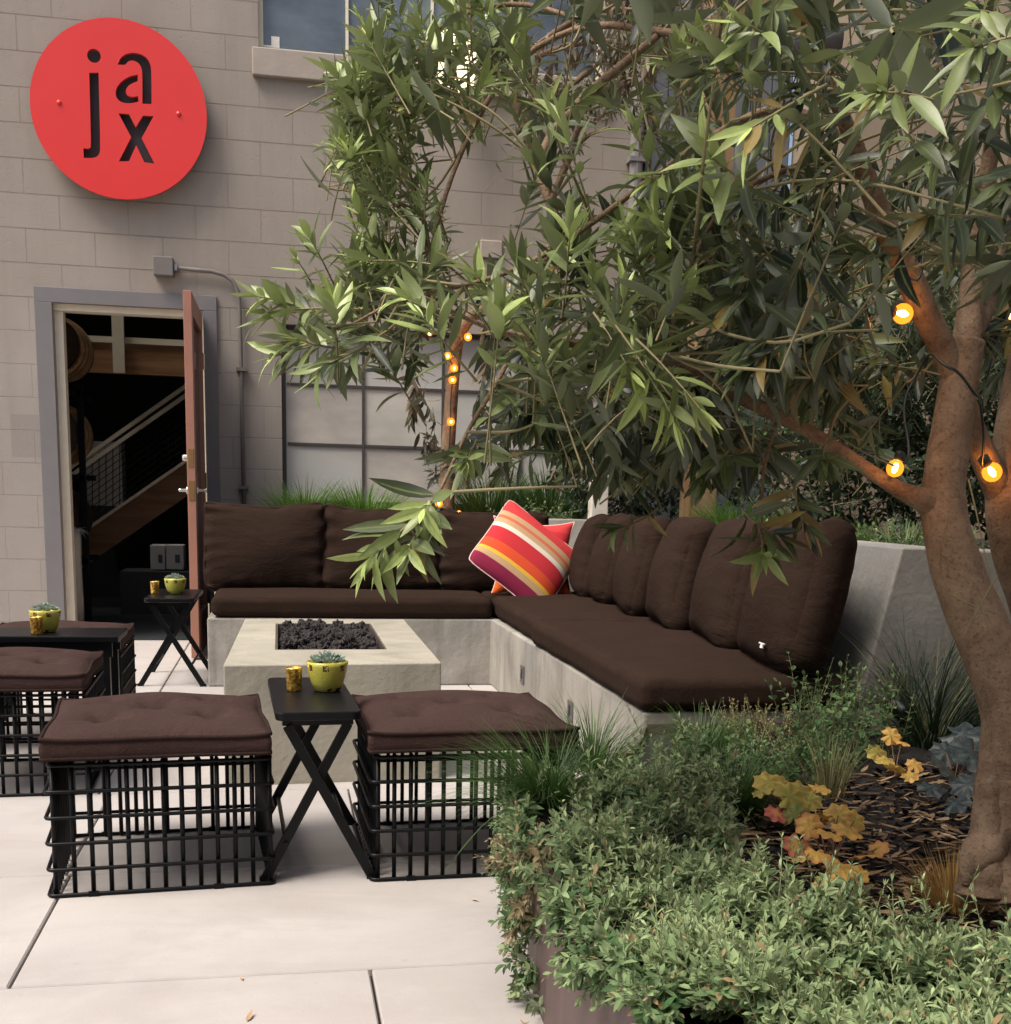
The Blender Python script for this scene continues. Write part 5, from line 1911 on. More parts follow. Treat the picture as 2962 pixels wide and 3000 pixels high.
# far tree rising behind the bench, its trunk wrapped in small lights
fb = np.array((at_y(845, 965, 7.75)[0], 7.75, 0.80))
ft = empty('olive_tree', tuple(fb), 'far slender tree behind the bench with small lights wound round its trunk', 'tree')
T3 = MB()
pts = [fb - (0, 0, 0.02), at_y(843, 880, 7.75), at_y(850, 780, 7.75), at_y(856, 690, 7.75), at_y(868, 610, 7.7), at_y(950, 560, 7.6), at_y(1055, 470, 7.5), at_y(1040, 370, 7.4), at_y(985, 240, 7.3), at_y(965, 100, 7.2), at_y(960, -60, 7.2)]
P_, R_ = smooth_line(pts, [0.05, 0.045, 0.042, 0.04, 0.038, 0.036, 0.034, 0.03, 0.026, 0.02, 0.012], 2)
T3.tube(P_, R_, 12)
sk3 = [at_y(990, 250, 7.3), at_y(970, 120, 7.2), at_y(1040, 380, 7.4)]
for tgt in ((1200, 60), (1300, 120), (1150, 240), (1250, 20), (1330, 20), (1040, 60), (980, 60)):
    a_ = sk3[rng.integers(0, 3)]
    b_ = at_y(*tgt, rng.uniform(6.6, 7.3))
    P_, R_ = smooth_line([a_, (a_ + b_) / 2 + (0, 0, 0.15), b_], [0.02, 0.014, 0.006], 2)
    T3.tube(P_, R_, 6)
T3.build('trunk', M['bark'], ft, smooth=True, loc=tuple(-fb))
LV, TW = Leaves(), MB()
skelA_s = skelA
CULL = [GAP_LIGHTS] + holes_px[2:5]
skelA = np.array(sk3)
crown([(960, -100), (1360, -100), (1360, 240), (1200, 330), (1060, 310), (970, 200)], 150, 6.2, 7.5, 0.10, 0.25, 0.5, 0.75, (-0.1, 0.5, 0), conn=0.1, nl=16, droop=0.6)
crown([(780, 590), (1000, 560), (1040, 700), (1000, 800), (900, 960), (800, 960), (770, 760)], 34, 7.0, 8.0, 0.10, 0.2, 0.4, 0.25, (0, 0.6, 0), conn=0.0, nl=14, droop=0.6)
crown([(1000, 640), (1300, 640), (1320, 900), (1040, 930)], 60, 6.2, 7.6, 0.10, 0.2, 0.4, 0.25, (0, 0.3, 0), conn=0.0, nl=14, droop=0.6)
skelA = skelA_s
CULL = []
TW.build('twigs', M['twig'], ft, smooth=True, loc=tuple(-fb))
LV.build('crown', M['olive_far'], ft, rows=4, loc=tuple(fb))


# ------------------------------------------------------------------ lights on strings
def bulb_glass():
    t = NT('amber_bulb_glass')
    e = t.n('ShaderNodeEmission')
    e.inputs[0].default_value = (1.0, 0.24, 0.018, 1)
    e.inputs[1].default_value = 1.1
    tr = t.n('ShaderNodeBsdfTransparent')
    tr.inputs[0].default_value = (1.0, 0.8, 0.5, 1)
    ms = t.n('ShaderNodeMixShader')
    ms.inputs[0].default_value = 0.55
    t.t.links.new(tr.outputs[0], ms.inputs[1])
    t.t.links.new(e.outputs[0], ms.inputs[2])
    t.t.links.new(ms.outputs[0], t.out.inputs[0])
    return t.m


M['bulb'] = bulb_glass()
M['cord'] = plain('dark_cord', (0.012, 0.02, 0.02), 0.5)
BULB = [(1704, 592, TD - 0.055, (-0.9, 0, 0.1), 0.0165), (1689, 884, TD - .07, (0.3, 0, 1), 0.014), (1872, 891, 2.33, (-0.5, 0, 0.6), 0.0185), (1912, 590, 2.3, (0.4, 0, 0.6), 0.021)]
strand = empty('string_lights', tuple(at(1704, 592, TD - .06)), 'strand of amber globe bulbs strung along the olive trunks', 'string lights')
SLo = tuple(-at(1704, 592, TD - .06))
w = MB()
cord = [(1912, 575, 2.32), (1880, 640, 2.2), (1862, 720, 2.1), (1850, 760, TD), (1810, 700, TD - .06), (1780, 690, TD - .05), (1755, 660, TD - .02), (1735, 700, TD + .03), (1700, 760, TD + .03), (1720, 860, TD), (1700, 880, TD - .03), (1680, 900, TD - .03)]
P_, R_ = smooth_line([at(*q) for q in cord], [0.0024] * len(cord), 3)
w.tube(P_, R_, 6)
cord = [(1700, 510, TD - .055), (1735, 540, TD - .065), (1745, 470, TD - .06), (1735, 440, TD - .04)]
P_, R_ = smooth_line([at(*q) for q in cord], [0.0024] * len(cord), 3)
w.tube(P_, R_, 6)
cord = [(1850, 760, TD + .02), (1858, 830, 2.2), (1850, 890, 2.35), (1880, 880, 2.34)]
P_, R_ = smooth_line([at(*q) for q in cord], [0.0024] * len(cord), 3)
w.tube(P_, R_, 6)
w.build('cord', M['cord'], strand, smooth=True, loc=SLo)
sock_m = plain('bulb_socket', (0.02, 0.022, 0.02), 0.5)
for (x, y, d, dr_, r_) in BULB:
    c = at(x, y, d)
    v = unit(dr_)
    rot = np.array(Vector(v).to_track_quat('Z', 'Y').to_matrix())
    b = MB()
    prof = [(r_ * math.sin(a), -r_ * math.cos(a)) for a in np.linspace(0.02, 2.6, 14)] + [(r_ * 0.5, r_ * 1.05)]
    b.lathe(prof, c, 20, rot)
    bo = b.build('bulb', M['bulb'], strand, smooth=True, loc=SLo)
    b = MB()
    b.lathe([(0.002, -r_ * 0.55), (r_ * 0.34, -r_ * 0.15), (r_ * 0.30, r_ * 0.2), (0.003, r_ * 0.6)], c, 8, rot)
    b.build('filament', warm_core, bo, smooth=True, loc=(0, 0, 0))
    b = MB()
    b.lathe([(r_ * 0.55, r_ * 0.95), (r_ * 0.6, r_ * 1.9), (0.004, r_ * 2.1)], c, 10, rot)
    b.build('socket', sock_m, bo, smooth=True)
    sp = c + v * r_ * 2.1
fls = empty('string_lights', tuple(at_y(850, 700, 7.66)), 'strand of tiny warm lights wound round the far slender trunk', 'string lights')
FLo = tuple(-at_y(850, 700, 7.66))
pts = [at_y(*q) for q in ((811, 629, 7.62), (883, 636, 7.6), (845, 672, 7.66), (857, 695, 7.66), (854, 717, 7.66), (850, 757, 7.66), (851, 796, 7.66), (845, 880, 7.66), (828, 950, 7.55), (866, 968, 7.5))]
w = MB()
P_, R_ = smooth_line(pts, [0.004] * len(pts), 2)
w.tube(P_, R_, 5)
w.build('cord', M['cord'], fls, loc=FLo)
for k, q in enumerate(pts):
    if k in (5, 7):
        continue
    b = MB()
    r_ = 0.024 if k not in (0, 9) else 0.016
    b.lathe([(r_ * math.sin(a), r_ * math.cos(a)) for a in np.linspace(0.05, 3.09, 10)], q, 12)
    bo = b.build('bulb', M['bulb'], fls, smooth=True, loc=FLo)
    b = MB()
    b.lathe([(0.002, -0.009), (0.008, 0.0), (0.002, 0.009)], q, 8)
    b.build('filament', warm_core, bo)
# lamp on the block wall whose glow shows through the leaves
lc = at_y(862, 112, 8.2)
wl = empty('wall_lamp', tuple(lc), 'glowing cream wall lamp half hidden by olive leaves below the upper window', 'lamp')
b = MB()
b.lathe([(0.05, 0.17), (0.10, 0.15), (0.13, 0.0), (0.11, -0.14), (0.05, -0.18)], n=20)
b.build('lamp_shade', mat_emit('lit_cream_glass', (1.0, 0.84, 0.5), 0.9), wl, smooth=True)
b = MB()
b.box2((-0.05, 0.128, -0.06), (0.05, 0.157, 0.06))
b.tube([(0, 0.13, 0), (0, 0.07, 0.19), (0, 0, 0.165)], 0.012, 8)
b.build('bracket', M['conduit'], wl)


# ------------------------------------------------------------------ grasses, shrubs and perennials
def tuft(name, loc, n, L0, L1, mat, label, cat='grass', group=None, spread=0.06, lean=0.5, W=0.0035, bend=(0.3, 1.2), dirbias=(0, 0), seed=None, age=(0, 1)):
    lv = Leaves()
    for _ in range(n):
        a = rng.uniform(0, 6.283)
        r_ = spread * math.sqrt(rng.uniform())
        b_ = (loc[0] + r_ * math.cos(a), loc[1] + r_ * math.sin(a), loc[2])
        tilt = abs(rng.normal(0, lean))
        d = unit((math.cos(a) * tilt + dirbias[0], math.sin(a) * tilt + dirbias[1], 1.0))
        hz = unit((d[0] + 1e-6, d[1], 0))
        nr = unit(np.array((0, 0, 1.0)) * 0.6 - hz * 0.9 * 0 + rng.normal(0, 0.2, 3))
        nr = np.array((0, 0, 1.0)) * 1.0 + hz * -0.5
        lv.add(b_, d, -nr * -1 if True else nr, rng.uniform(L0, L1), W * rng.uniform(0.7, 1.3), rng.uniform(*bend) * 0.6, rng.uniform(*age), rng.uniform(0, 1))
    o = lv.build(name, mat, None, rows=6, shape='blade', fold=0.25, loc=loc)
    return tag(o, label, cat, group)


def q3(x, y, z):
    v = at_z(x, y, z)
    return (float(v[0]), float(v[1]), z)


def q3y(x, y, Y, z):
    v = at_y(x, y, Y)
    return (float(v[0]), Y, z)


tuft('grass_tuft', q3y(575, 930, 7.75, 0.80), 620, 0.14, 0.36, M['grassb'], 'bright green grass clump behind the leftmost back cushion', group='grasses behind the bench', spread=0.16, lean=0.45, W=0.007)
tuft('grass_tuft', q3y(690, 930, 7.75, 0.80), 620, 0.14, 0.34, M['grassb'], 'bright green grass clump behind the middle back cushion', group='grasses behind the bench', spread=0.17, lean=0.45, W=0.007)
tuft('grass_tuft', q3y(930, 930, 7.85, 0.80), 650, 0.2, 0.5, M['grass'], 'tall dark grass clump behind the striped pillow', group='grasses behind the bench', spread=0.2, lean=0.45, W=0.008)
tuft('grass_tuft', q3y(1040, 930, 7.9, 0.80), 650, 0.25, 0.55, M['grass'], 'tall dark grass clump beside the white post', group='grasses behind the bench', spread=0.2, lean=0.4, W=0.008)
tuft('grass_tuft', (2.55, 6.6, 0.80), 520, 0.15, 0.32, M['grassb'], 'green grass clump behind the third side cushion', group='grasses behind the bench', spread=0.2, lean=0.5, W=0.007)
tuft('grass_tuft', (2.55, 5.7, 0.80), 420, 0.12, 0.26, M['grass'], 'low green grass clump near the timber post foot', group='grasses behind the bench', spread=0.18, lean=0.5, W=0.007)
tuft('grass_tuft', (2.35, 4.35, 0.80), 380, 0.08, 0.2, M['grass'], 'low grass clump behind the nearest big cushion', group='grasses behind the bench', spread=0.16, lean=0.6, W=0.006)
tuft('grass_tuft', q3(1018, 1525, PH + 0.01), 760, 0.13, 0.25, M['grass'], 'dark green grass clump arching over the planter edge onto the stool', spread=0.055, lean=0.45, W=0.0028, bend=(0.5, 1.7), dirbias=(-0.15, 0.0))
tuft('grass_tuft', (0.80, 3.05, PH - 0.02), 300, 0.14, 0.26, M['grass'], 'fine grass clump in front of the concrete bench side', spread=0.07, lean=0.55, W=0.0032, bend=(0.4, 1.5))
tuft('grass_tuft', (1.02, 2.62, SOIL), 800, 0.10, 0.20, M['grass'], 'dark fine grass mound in the middle of the planter', spread=0.07, lean=0.75, W=0.0028, bend=(0.3, 1.2))
tuft('grass_tuft', (1.18, 3.25, SOIL), 500, 0.08, 0.17, M['grass'], 'small dark grass clump at the bench end plate', spread=0.07, lean=0.6, W=0.003)
tuft('dry_grass', q3(1798, 1716, SOIL), 420, 0.06, 0.13, M['drygrass'], 'golden dry grass tuft in the mulch in front of the trunk', spread=0.045, lean=0.6, W=0.0026, bend=(0.1, 0.9))
tuft('reed_plant', q3(1562, 1505, SOIL), 80, 0.10, 0.19, M['reed'], 'upright thin stemmed reed with straw coloured base', spread=0.045, lean=0.25, W=0.003, bend=(0.1, 0.8))
tuft('arching_grass', q3(1775, 1405, SOIL), 420, 0.28, 0.55, M['darkgrass'], 'long arching dark grass behind the front trunk', spread=0.12, lean=0.6, W=0.005, bend=(0.4, 1.3), age=(0, 0.4), dirbias=(0.25, 0.1))
tuft('arching_grass', q3(1765, 1410, SOIL), 34, 0.35, 0.58, M['reed'], 'pale seed stalks arching beside the front trunk', spread=0.08, lean=0.8, W=0.0032, bend=(0.3, 1.0), dirbias=(0.4, 0))


def shrub(name, label, cat, spots, mat, L, n, lnr, W=0.45, age=(0.0, 0.8), group=None, stem_m=None, droop=0.1, up=(0, 0, 1), jit=0.35, shape='oval', rows=4):
    """spots: base points of shoots, each a leafy stem"""
    lv, tw = Leaves(), MB()
    c0 = np.mean(np.array(spots), 0)
    c0[2] = min(s[2] for s in spots)
    for s in spots:
        d = unit(np.array(up, float) + rng.normal(0, jit, 3) * (1, 1, 0.3))
        ln = rng.uniform(*lnr)
        sprig(lv, tw, s, np.array(s) + d * ln, n, L * rng.uniform(0.75, 1.2), age[0], rng.uniform(age[0], age[1]), rng.uniform(-0.05, 0.08), 0.0016, W, droop, 0.12)
    e = empty(name, tuple(c0), label, cat, group)
    tw.build('stems', stem_m or M['twig'], e, smooth=True, loc=tuple(-c0))
    lv.build('foliage', mat, e, rows=rows, shape=shape, loc=tuple(c0))
    return e


def box_spots(n, a, b_):
    return [tuple(rng.uniform(a, b_)) for _ in range(n)]


# climbing shrub behind the side run
shrub('climbing_shrub', 'dense bright leaved climber filling the gap between timber post and olive trunk', 'shrub',
      box_spots(560, (2.2, 5.3, 1.1), (3.7, 6.9, 2.25)), M['jasmine'], 0.055, 14, (0.15, 0.34), 0.4, (0, 0.9), jit=0.9)
shrub('evergreen_shrub', 'dark evergreen shrub in front of the brighter climber behind the bench', 'shrub',
      box_spots(620, (2.15, 4.75, 0.85), (3.5, 5.6, 1.75)), M['evergreen'], 0.065, 14, (0.15, 0.3), 0.38, (0, 0.3), jit=0.9)
shrub('evergreen_shrub', 'dark low evergreen shrub between the white post and the timber post', 'shrub',
      box_spots(300, (1.75, 7.45, 0.82), (3.1, 8.1, 1.35)), M['evergreen'], 0.065, 14, (0.15, 0.3), 0.36, (0, 0.4), jit=0.8)
shrub('low_herb', 'pale green low herb behind the bench corner cushions', 'plant',
      box_spots(45, (1.35, 7.42, 0.80), (1.75, 7.6, 0.81)), M['silver'], 0.035, 12, (0.1, 0.2), 0.5, (0, 0.9), group='low herbs behind the bench', jit=0.5)
shrub('low_herb', 'pale green low herb on the wall top behind the nearest big cushion', 'plant',
      box_spots(50, (2.12, 3.8, 0.80), (2.42, 4.25, 0.81)), M['silver'], 0.03, 12, (0.08, 0.17), 0.5, (0, 0.8), group='low herbs behind the bench', jit=0.5)
shrub('low_herb', 'small leaved herb behind the fourth side cushion', 'plant',
      box_spots(40, (2.12, 4.6, 0.80), (2.4, 5.2, 0.81)), M['herb'], 0.035, 12, (0.08, 0.16), 0.55, (0, 0.9), group='low herbs behind the bench', jit=0.5)
# planter perennials
def pspots(P, n, z, zj=0.0):
    out = []
    for _ in range(n):
        x, y = rand_in(P)
        v = at_z(x, y, z)
        out.append((v[0], v[1], z + rng.uniform(0, zj)))
    return out


shrub('mint_plant', 'upright dark green herb with paired leaves below the concrete wall end', 'plant', pspots([(1480, 1370), (1570, 1380), (1690, 1400), (1700, 1440), (1500, 1470)], 75, SOIL), M['herb'], 0.03, 16, (0.12, 0.26), 0.55, (0.0, 0.8), jit=0.22)
shrub('flowering_herb', 'low herb with yellowish tips at the end of the long seat cushion', 'plant', pspots([(1350, 1370), (1500, 1375), (1510, 1420), (1350, 1420)], 110, SOIL), M['reed'], 0.014, 18, (0.06, 0.14), 0.5, (0.2, 1.0), jit=0.4)
shrub('creeping_herb', 'low mid green creeping plant in the planter middle', 'plant', pspots([(1380, 1430), (1560, 1430), (1620, 1480), (1560, 1500), (1400, 1480)], 110, SOIL), M['herb'], 0.022, 14, (0.05, 0.13), 0.6, (0.1, 1.0), jit=0.6)

# silvery ground cover mounding over the planter edge
COVER = [(1045, 1610), (1110, 1510), (1210, 1450), (1330, 1440), (1400, 1500), (1390, 1600), (1405, 1690), (1490, 1760), (1620, 1770), (1700, 1775), (1790, 1790), (1960, 1850), (1960, 2120), (1040, 2120), (1090, 1900), (1060, 1760)]
lv, tw = Leaves(), MB()
plx = np.array([(x, y) for x, y in pth])
cnt = 0
while cnt < 1900:
    x, y = rand_in(COVER)
    v = at_z(x, y, 0.33)
    j = int(np.argmin(((plx - v[:2]) ** 2).sum(1)))
    inside = float((v[:2] - plx[j]) @ n_in[j])
    if inside < (0.004 if v[1] < 2.1 else -0.005) or v[1] > 3.4:
        continue
    mound = 0.05 * math.sin(v[0] * 13 + 1) * math.sin(v[1] * 9 + 2) + 0.03 * math.sin(v[0] * 31) * math.sin(v[1] * 27)
    z = SOIL + max(0.0, 0.035 + mound) + 0.025 * max(0.0, min(1.0, (v[1] - 2.3) / 0.5))
    d = unit(np.array((-0.1, -0.15, 1.0)) + rng.normal(0, 0.35, 3) * (1, 1, 0.2))
    ln = rng.uniform(0.035, 0.09)
    gpatch = 0.5 + 0.5 * math.sin(v[0] * 7 + 0.5) * math.sin(v[1] * 6 + 1)
    kind_ = math.sin(v[0] * 5.3 + 2.1) * math.sin(v[1] * 7.7 + 0.6) + rng.normal(0, 0.25)
    if kind_ > 0.55:      # rounder, greyer leaved neighbour
        sprig(lv, tw, (v[0], v[1], z), np.array((v[0], v[1], z)) + d * ln, 11, rng.uniform(0.02, 0.031), 0.3, rng.uniform(0.5, 0.8), 0.0, 0.0012, 0.55, 0.15, 0.1)
    elif rng.uniform() < 0.12:
        sprig(lv, tw, (v[0], v[1], z), np.array((v[0], v[1], z)) + d * ln * 1.7, 16, rng.uniform(0.018, 0.03), 0.3, 1.0, 0.0, 0.0012, 0.26, 0.05, 0.1)
    else:
        sprig(lv, tw, (v[0], v[1], z), np.array((v[0], v[1], z)) + d * ln, 14, rng.uniform(0.020, 0.042), 0.02 + 0.35 * gpatch, rng.uniform(0.4, 1.0), 0.0, 0.0011, 0.36, 0.1, 0.1)
    cnt += 1
# trailing part hanging over the steel edge
lvd = Leaves()
cnt = 0
while cnt < 420:
    i = int(rng.integers(6, len(pth) - 20))
    q, nn = pth[i], n_in[i]
    if not (1.35 < q[1] < 2.8):
        continue
    dens = 1.0 if q[1] > 2.2 or q[1] < 1.85 else 0.15
    if rng.uniform() > dens:
        continue
    hang = rng.uniform(0, 1) ** 1.3
    depth = (0.20 if q[1] > 2.3 else 0.30 if q[1] > 2.12 else 0.04 + 0.03 * math.sin(q[1] * 11))
    z = PH + 0.03 - hang * depth
    out = (0.008 + 0.03 * math.sin(min(1, hang + 0.25) * 2.4)) if q[1] > 2.12 else rng.uniform(0.0, 0.055 if q[1] < 1.9 else 0.02)
    b_ = np.array((q[0] - nn[0] * out * rng.uniform(0.2, 1), q[1] - nn[1] * out * rng.uniform(0.2, 1), max(z, 0.03)))
    d = unit(np.array((-nn[0] * 0.25, -nn[1] * 0.25 - 0.15, -0.3 + 0.7 * (1 - hang))) + rng.normal(0, 0.3, 3))
    dry_ = 2.0 < q[1] < 2.42 and 0.05 < hang < 0.7 and rng.uniform() < 0.4
    sprig(lvd if dry_ else lv, tw, b_, b_ + d * rng.uniform(0.04, 0.08), 14, rng.uniform(0.02, 0.036), 0.0, rng.uniform(0.2, 0.8), 0.0, 0.0011, 0.36, 0.2, 0.1)
    cnt += 1
gcv = empty('ground_cover', tuple(np.array((0.8, 1.9, SOIL))), 'silvery green ground cover spilling over the planter edge', 'ground cover')
gcv['kind'] = 'stuff'
tw.build('stems', plain('green_stem', (0.2, 0.22, 0.1), 0.8), gcv, smooth=True, loc=(-0.8, -1.9, -SOIL))
lvd.build('dried_foliage', leaf_mat('dried_leaf', (0.15, 0.115, 0.06), (0.42, 0.34, 0.21), (0.3, 0.24, 0.15), 0.85, 0.1), gcv, rows=3, shape='oval', fold=0.3, loc=(0.8, 1.9, SOIL))
lv.build('foliage', M['silver'], gcv, rows=3, shape='oval', fold=0.18, loc=(0.8, 1.9, SOIL))

# golden lobed leaves
t_ = NT('golden_lobed_leaf')
vv = t_.attr('age')
c_ = t_.ramp(vv, [(0.0, (0.17, 0.21, 0.035)), (0.45, (0.50, 0.41, 0.08)), (0.75, (0.78, 0.46, 0.10)), (0.95, (0.55, 0.14, 0.09))])
c_ = t_.mix(t_.ramp(t_.noise(t_.co(), 60, 3), [(0.45, 0.0), (0.7, 0.6)]), c_, (0.30, 0.11, 0.03))
b1 = t_.bsdf(c_, 0.5, link=False)
tr_ = t_.n('ShaderNodeBsdfTranslucent')
t_.set(tr_.inputs[0], c_)
ms_ = t_.n('ShaderNodeMixShader')
ms_.inputs[0].default_value = 0.25
t_.t.links.new(b1, ms_.inputs[1])
t_.t.links.new(tr_.outputs[0], ms_.inputs[2])
t_.t.links.new(ms_.outputs[0], t_.out.inputs[0])
M['heuchera'] = t_.m
t_ = NT('dark_veined_leaf')
rr_ = t_.attr('rim')
c_ = t_.mix(t_.ramp(t_.noise(t_.co(), 70, 3), [(0.45, 0.0), (0.6, 1.0)]), (0.008, 0.017, 0.016), (0.04, 0.055, 0.05))
t_.bsdf(c_, 0.5)
M['veined'] = t_.m


def lobed_plant(name, label, leaves, mat, group=None):
    """leaves: (x, y, z, radius, age)"""
    base = np.array((np.mean([l[0] for l in leaves]), np.mean([l[1] for l in leaves]), SOIL))
    V, F, AG = [], [], []
    st_ = MB()
    for (x, y, z, r_, ag) in leaves:
        k0 = len(V)
        tilt = unit(np.array((rng.normal(0, 0.4), -0.5 + rng.normal(0, 0.4), 1.0)))
        ux = unit(np.cross(tilt, (0, 1, 0.1)))
        uy = np.cross(tilt, ux)
        a0 = rng.uniform(0, 6.28)
        NR = 40
        V.append(np.array((x, y, z)))
        for ring in (0.5, 1.0):
            for i in range(NR):
                th = 6.283 * i / NR
                rr = r_ * ring * (1 + ring * (0.11 * math.cos(7 * th) + 0.04 * math.cos(21 * th)) - ring * 0.55 * math.exp(-((th - 3.14) / 0.22) ** 2))
                cup = r_ * (0.12 * ring ** 2 * math.sin(3.5 * th * 2) * 0.9 - 0.18 * ring ** 2)
                V.append(np.array((x, y, z)) + ux * rr * math.cos(th + a0) + uy * rr * math.sin(th + a0) + tilt * cup)
        for i in range(NR):
            j = (i + 1) % NR
            F.append((k0, k0 + 1 + i, k0 + 1 + j))
            F.append((k0 + 1 + i, k0 + 1 + NR + i, k0 + 1 + NR + j, k0 + 1 + j))
        AG += [ag - 0.10] + [ag] * NR + [ag + 0.13] * NR
        st_.tube([base + rng.normal(0, 0.006, 3) * (1, 1, 0), (base + (x, y, z)) / 2 + (0, 0, 0.01), (x, y, z - 0.001)], [0.0018, 0.0015, 0.0012], 5)
    e = empty(name, tuple(base), label, 'plant', group)
    me = bpy.data.meshes.new('foliage')
    me.from_pydata([tuple(v - base) for v in V], [], F)
    a_ = me.attributes.new('age', 'FLOAT', 'POINT')
    a_.data.foreach_set('value', np.array(AG, np.float32))
    me.polygons.foreach_set('use_smooth', np.ones(len(me.polygons), bool))
    me.materials.append(mat)
    o = bpy.data.objects.new('foliage', me)
    col.objects.link(o)
    o.parent = e
    st_.build('stems', plain('red_stem', (0.2, 0.09, 0.05), 0.7), e, smooth=True, loc=tuple(-base))
    return e


def lf(px, py, z, rpx, ag):
    v = at_z(px, py, z)
    d = float(RM[2] @ (v - EYE))
    return (v[0], v[1], z + rng.uniform(0.0, 0.035), rng.uniform(0.85, 1.15) * rpx * d / FOC, ag + rng.normal(0, 0.06))


lobed_plant('coral_bells', 'large clump of amber lobed leaves beside the silvery ground cover', [lf(*q) for q in ((1540, 1545, .36, 34, .62), (1500, 1520, .35, 30, .5), (1580, 1560, .34, 26, .55), (1525, 1590, .35, 30, .72), (1560, 1600, .355, 28, .66), (1595, 1595, .34, 30, .6),
            (1630, 1615, .33, 28, .75), (1540, 1640, .35, 30, .7), (1585, 1640, .35, 36, .68), (1620, 1650, .335, 26, .64), (1510, 1650, .33, 22, .74), (1555, 1665, .34, 26, .6), (1610, 1575, .325, 24, .45), (1655, 1610, .32, 22, .78), (1505, 1600, .33, 24, .78))], M['heuchera'], 'amber lobed plants in the planter')
lobed_plant('coral_bells', 'green gold lobed plant with one red leaf above the amber clump', [lf(*q) for q in ((1450, 1500, .36, 28, .35), (1480, 1490, .365, 24, .7), (1510, 1500, .36, 28, .3), (1490, 1525, .35, 28, .3), (1465, 1535, .345, 22, .97), (1435, 1520, .34, 22, .3), (1530, 1520, .34, 24, .4), (1500, 1545, .335, 26, .05), (1545, 1500, .33, 20, .72), (1470, 1480, .35, 20, .75))], M['heuchera'], 'amber lobed plants in the planter')
lobed_plant('coral_bells', 'small amber lobed plant far back near the trunk', [lf(*q) for q in ((1655, 1420, .34, 20, .4), (1680, 1405, .345, 20, .65), (1700, 1412, .34, 17, .7), (1670, 1440, .33, 18, .5), (1690, 1462, .32, 20, .62), (1725, 1460, .32, 17, .68), (1715, 1475, .31, 16, .55))], M['heuchera'], 'amber lobed plants in the planter')
lobed_plant('shade_plant', 'dark plant with silver veined leaves left of the front trunk', [lf(*q) for q in ((1815, 1395, .37, 38, .5), (1785, 1420, .35, 30, .5), (1830, 1440, .35, 36, .5), (1780, 1470, .33, 34, .5), (1825, 1490, .33, 34, .5), (1755, 1500, .31, 28, .5), (1800, 1520, .31, 30, .5), (1840, 1410, .36, 30, .5))], M['veined'])

# black garden spotlight
sb = at_z(1700, 1400, SOIL)
gs = empty('garden_spotlight', tuple(sb), 'black garden spotlight standing in the planter before the concrete wall', 'spotlight')
b = MB()
rt = rotm(rad(-70), 0, rad(15))
b.lathe([(0.001, -0.03), (0.022, -0.03), (0.03, -0.01), (0.034, 0.03), (0.036, 0.05), (0.032, 0.051), (0.03, 0.03), (0.0, 0.03)], (0, 0, 0.095), 20, rt, cap0=False, cap1=False)
b.build('housing', M['black'], gs, smooth=True)
b = MB()
b.tube([(0, 0.0, -0.02), (0, 0, 0.07)], 0.007, 8)
b.build('stake', M['black'], gs)

# mulch and leaf litter
lv = Leaves()
cnt = 0
MUL = [(1380, 1500), (1560, 1470), (1760, 1440), (1960, 1500), (1960, 1900), (1760, 1800), (1640, 1720), (1420, 1640)]
while cnt < 1700:
    x, y = rand_in(MUL)
    v = at_z(x, y, SOIL)
    a = rng.uniform(0, 6.283)
    if rng.uniform() < 0.62:
        a = rng.choice((0.0, 3.14)) + rng.normal(-0.15, 0.5)
    L_ = rng.uniform(0.02, 0.075) if rng.uniform() < 0.7 else rng.uniform(0.008, 0.02)
    lv.add((v[0], v[1], SOIL + rng.uniform(0.003, 0.014)), (math.cos(a), math.sin(a), rng.normal(0.02, 0.08)), (rng.normal(0, 0.3), rng.normal(0, 0.3), 1), L_, L_ * rng.uniform(0.08, 0.24), rng.uniform(-0.2, 0.3), rng.uniform(0, 1) ** 1.1, rng.uniform(0, 1))
    cnt += 1
o = lv.build('mulch', M['mulch'], None, rows=4, shape='lance', fold=0.2, loc=(1.3, 2.2, SOIL))
tag(o, 'tan leaf litter scattered on the dark soil round the trunk', 'mulch', None, 'stuff')
lv = Leaves()
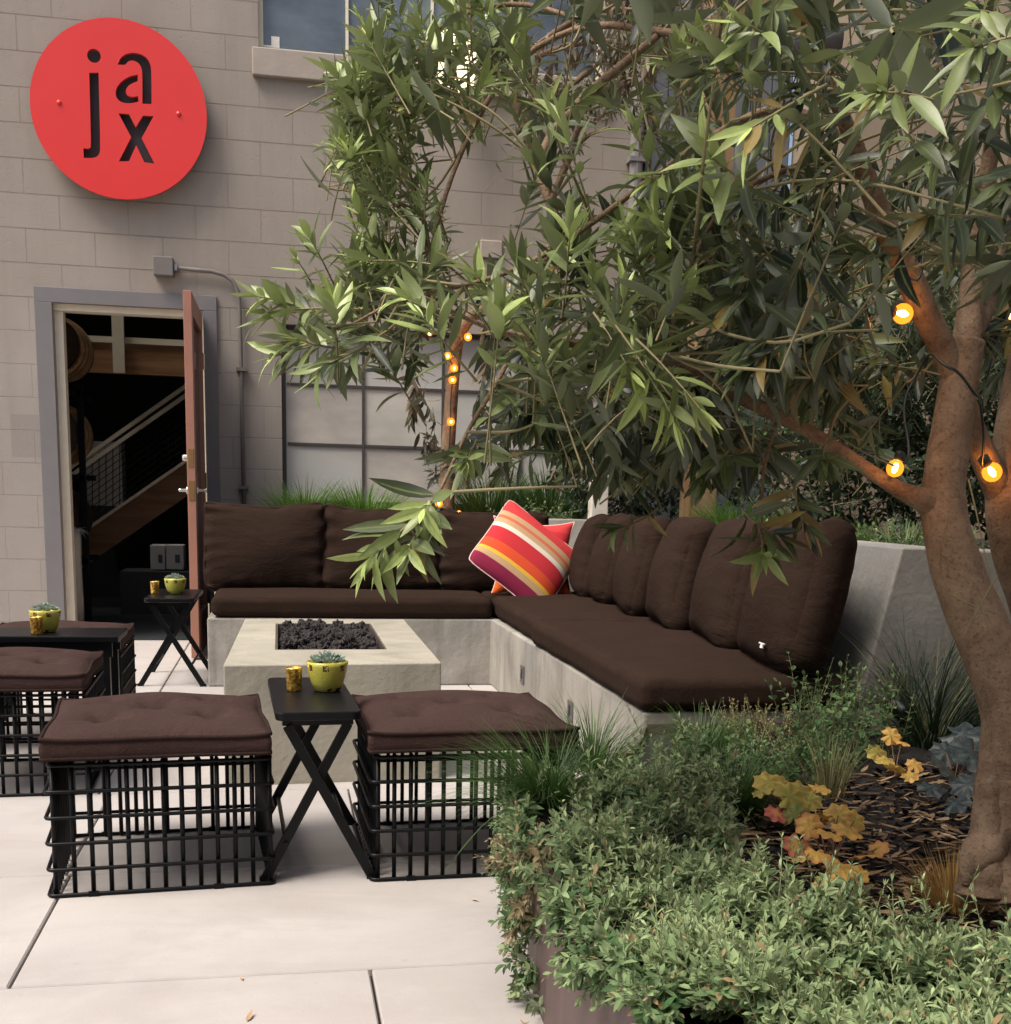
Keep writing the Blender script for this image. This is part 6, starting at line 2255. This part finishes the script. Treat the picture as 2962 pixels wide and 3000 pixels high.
for _ in range(2600):
    x, y = rand_in(MUL)
    v = at_z(x, y, SOIL)
    a = rng.uniform(0, 6.283)
    L_ = rng.uniform(0.012, 0.035)
    lv.add((v[0], v[1], SOIL + rng.uniform(0.0, 0.006)), (math.cos(a), math.sin(a), rng.normal(0.1, 0.25)), (rng.normal(0, 0.6), rng.normal(0, 0.6), 1), L_, L_ * 0.55, rng.uniform(-0.3, 0.3), 0, rng.uniform(0, 1))
o = lv.build('bark_chips', leaf_mat('dark_chip', (0.016, 0.013, 0.011), (0.03, 0.025, 0.02), (0.016, 0.013, 0.011), 0.9, 0.0), None, rows=2, shape='oval', fold=0.3, loc=(1.3, 2.2, SOIL), smooth=False)
tag(o, 'dark bark chips covering the planter soil', 'mulch', None, 'stuff')

# small vine sprig on the wall beside the conduit
lv, tw = Leaves(), MB()
for (x0, y0, x1, y1) in ((600, 640, 545, 570), (560, 600, 490, 555), (545, 570, 505, 535), (560, 590, 470, 590)):
    sprig(lv, tw, at_y(x0, y0, 8.27), at_y(x1, y1, 8.25), 10, 0.065, 0.3, 1.0, 0, 0.003, 0.7, 0.2)
vb = at_y(560, 600, 8.3)
e = empty('wall_vine', tuple(vb), 'bright green vine sprig on the wall right of the conduit', 'vine')
tw.build('stems', M['twig'], e, loc=tuple(-vb))
lv.build('foliage', M['jasmine'], e, rows=4, shape='oval', loc=tuple(vb))

# fallen leaves along the foot of the planter and on the slabs
for k in range(16):
    i = int(rng.integers(12, 34))
    q, nn = pth[i], n_in[i]
    dd_ = rng.uniform(0.015, 0.06) if k < 11 else rng.uniform(0.1, 0.7)
    lv = Leaves()
    a = rng.uniform(0, 6.28)
    p_ = (q[0] - nn[0] * dd_, q[1] - nn[1] * dd_, 0.003)
    L_ = rng.uniform(0.018, 0.045)
    lv.add(p_, (math.cos(a), math.sin(a), 0.05), (rng.normal(0, 0.15), rng.normal(0, 0.15), 1), L_, L_ * 0.26, rng.uniform(-0.3, 0.1), rng.uniform(0.3, 1), rng.uniform(0.3, 0.9))
    o = lv.build('fallen_leaf', M['mulch'], None, rows=4, shape='lance', fold=0.2, loc=p_)
    tag(o, 'small dry fallen leaf lying on the pale paving by the planter', 'leaf', 'fallen leaves on the paving')
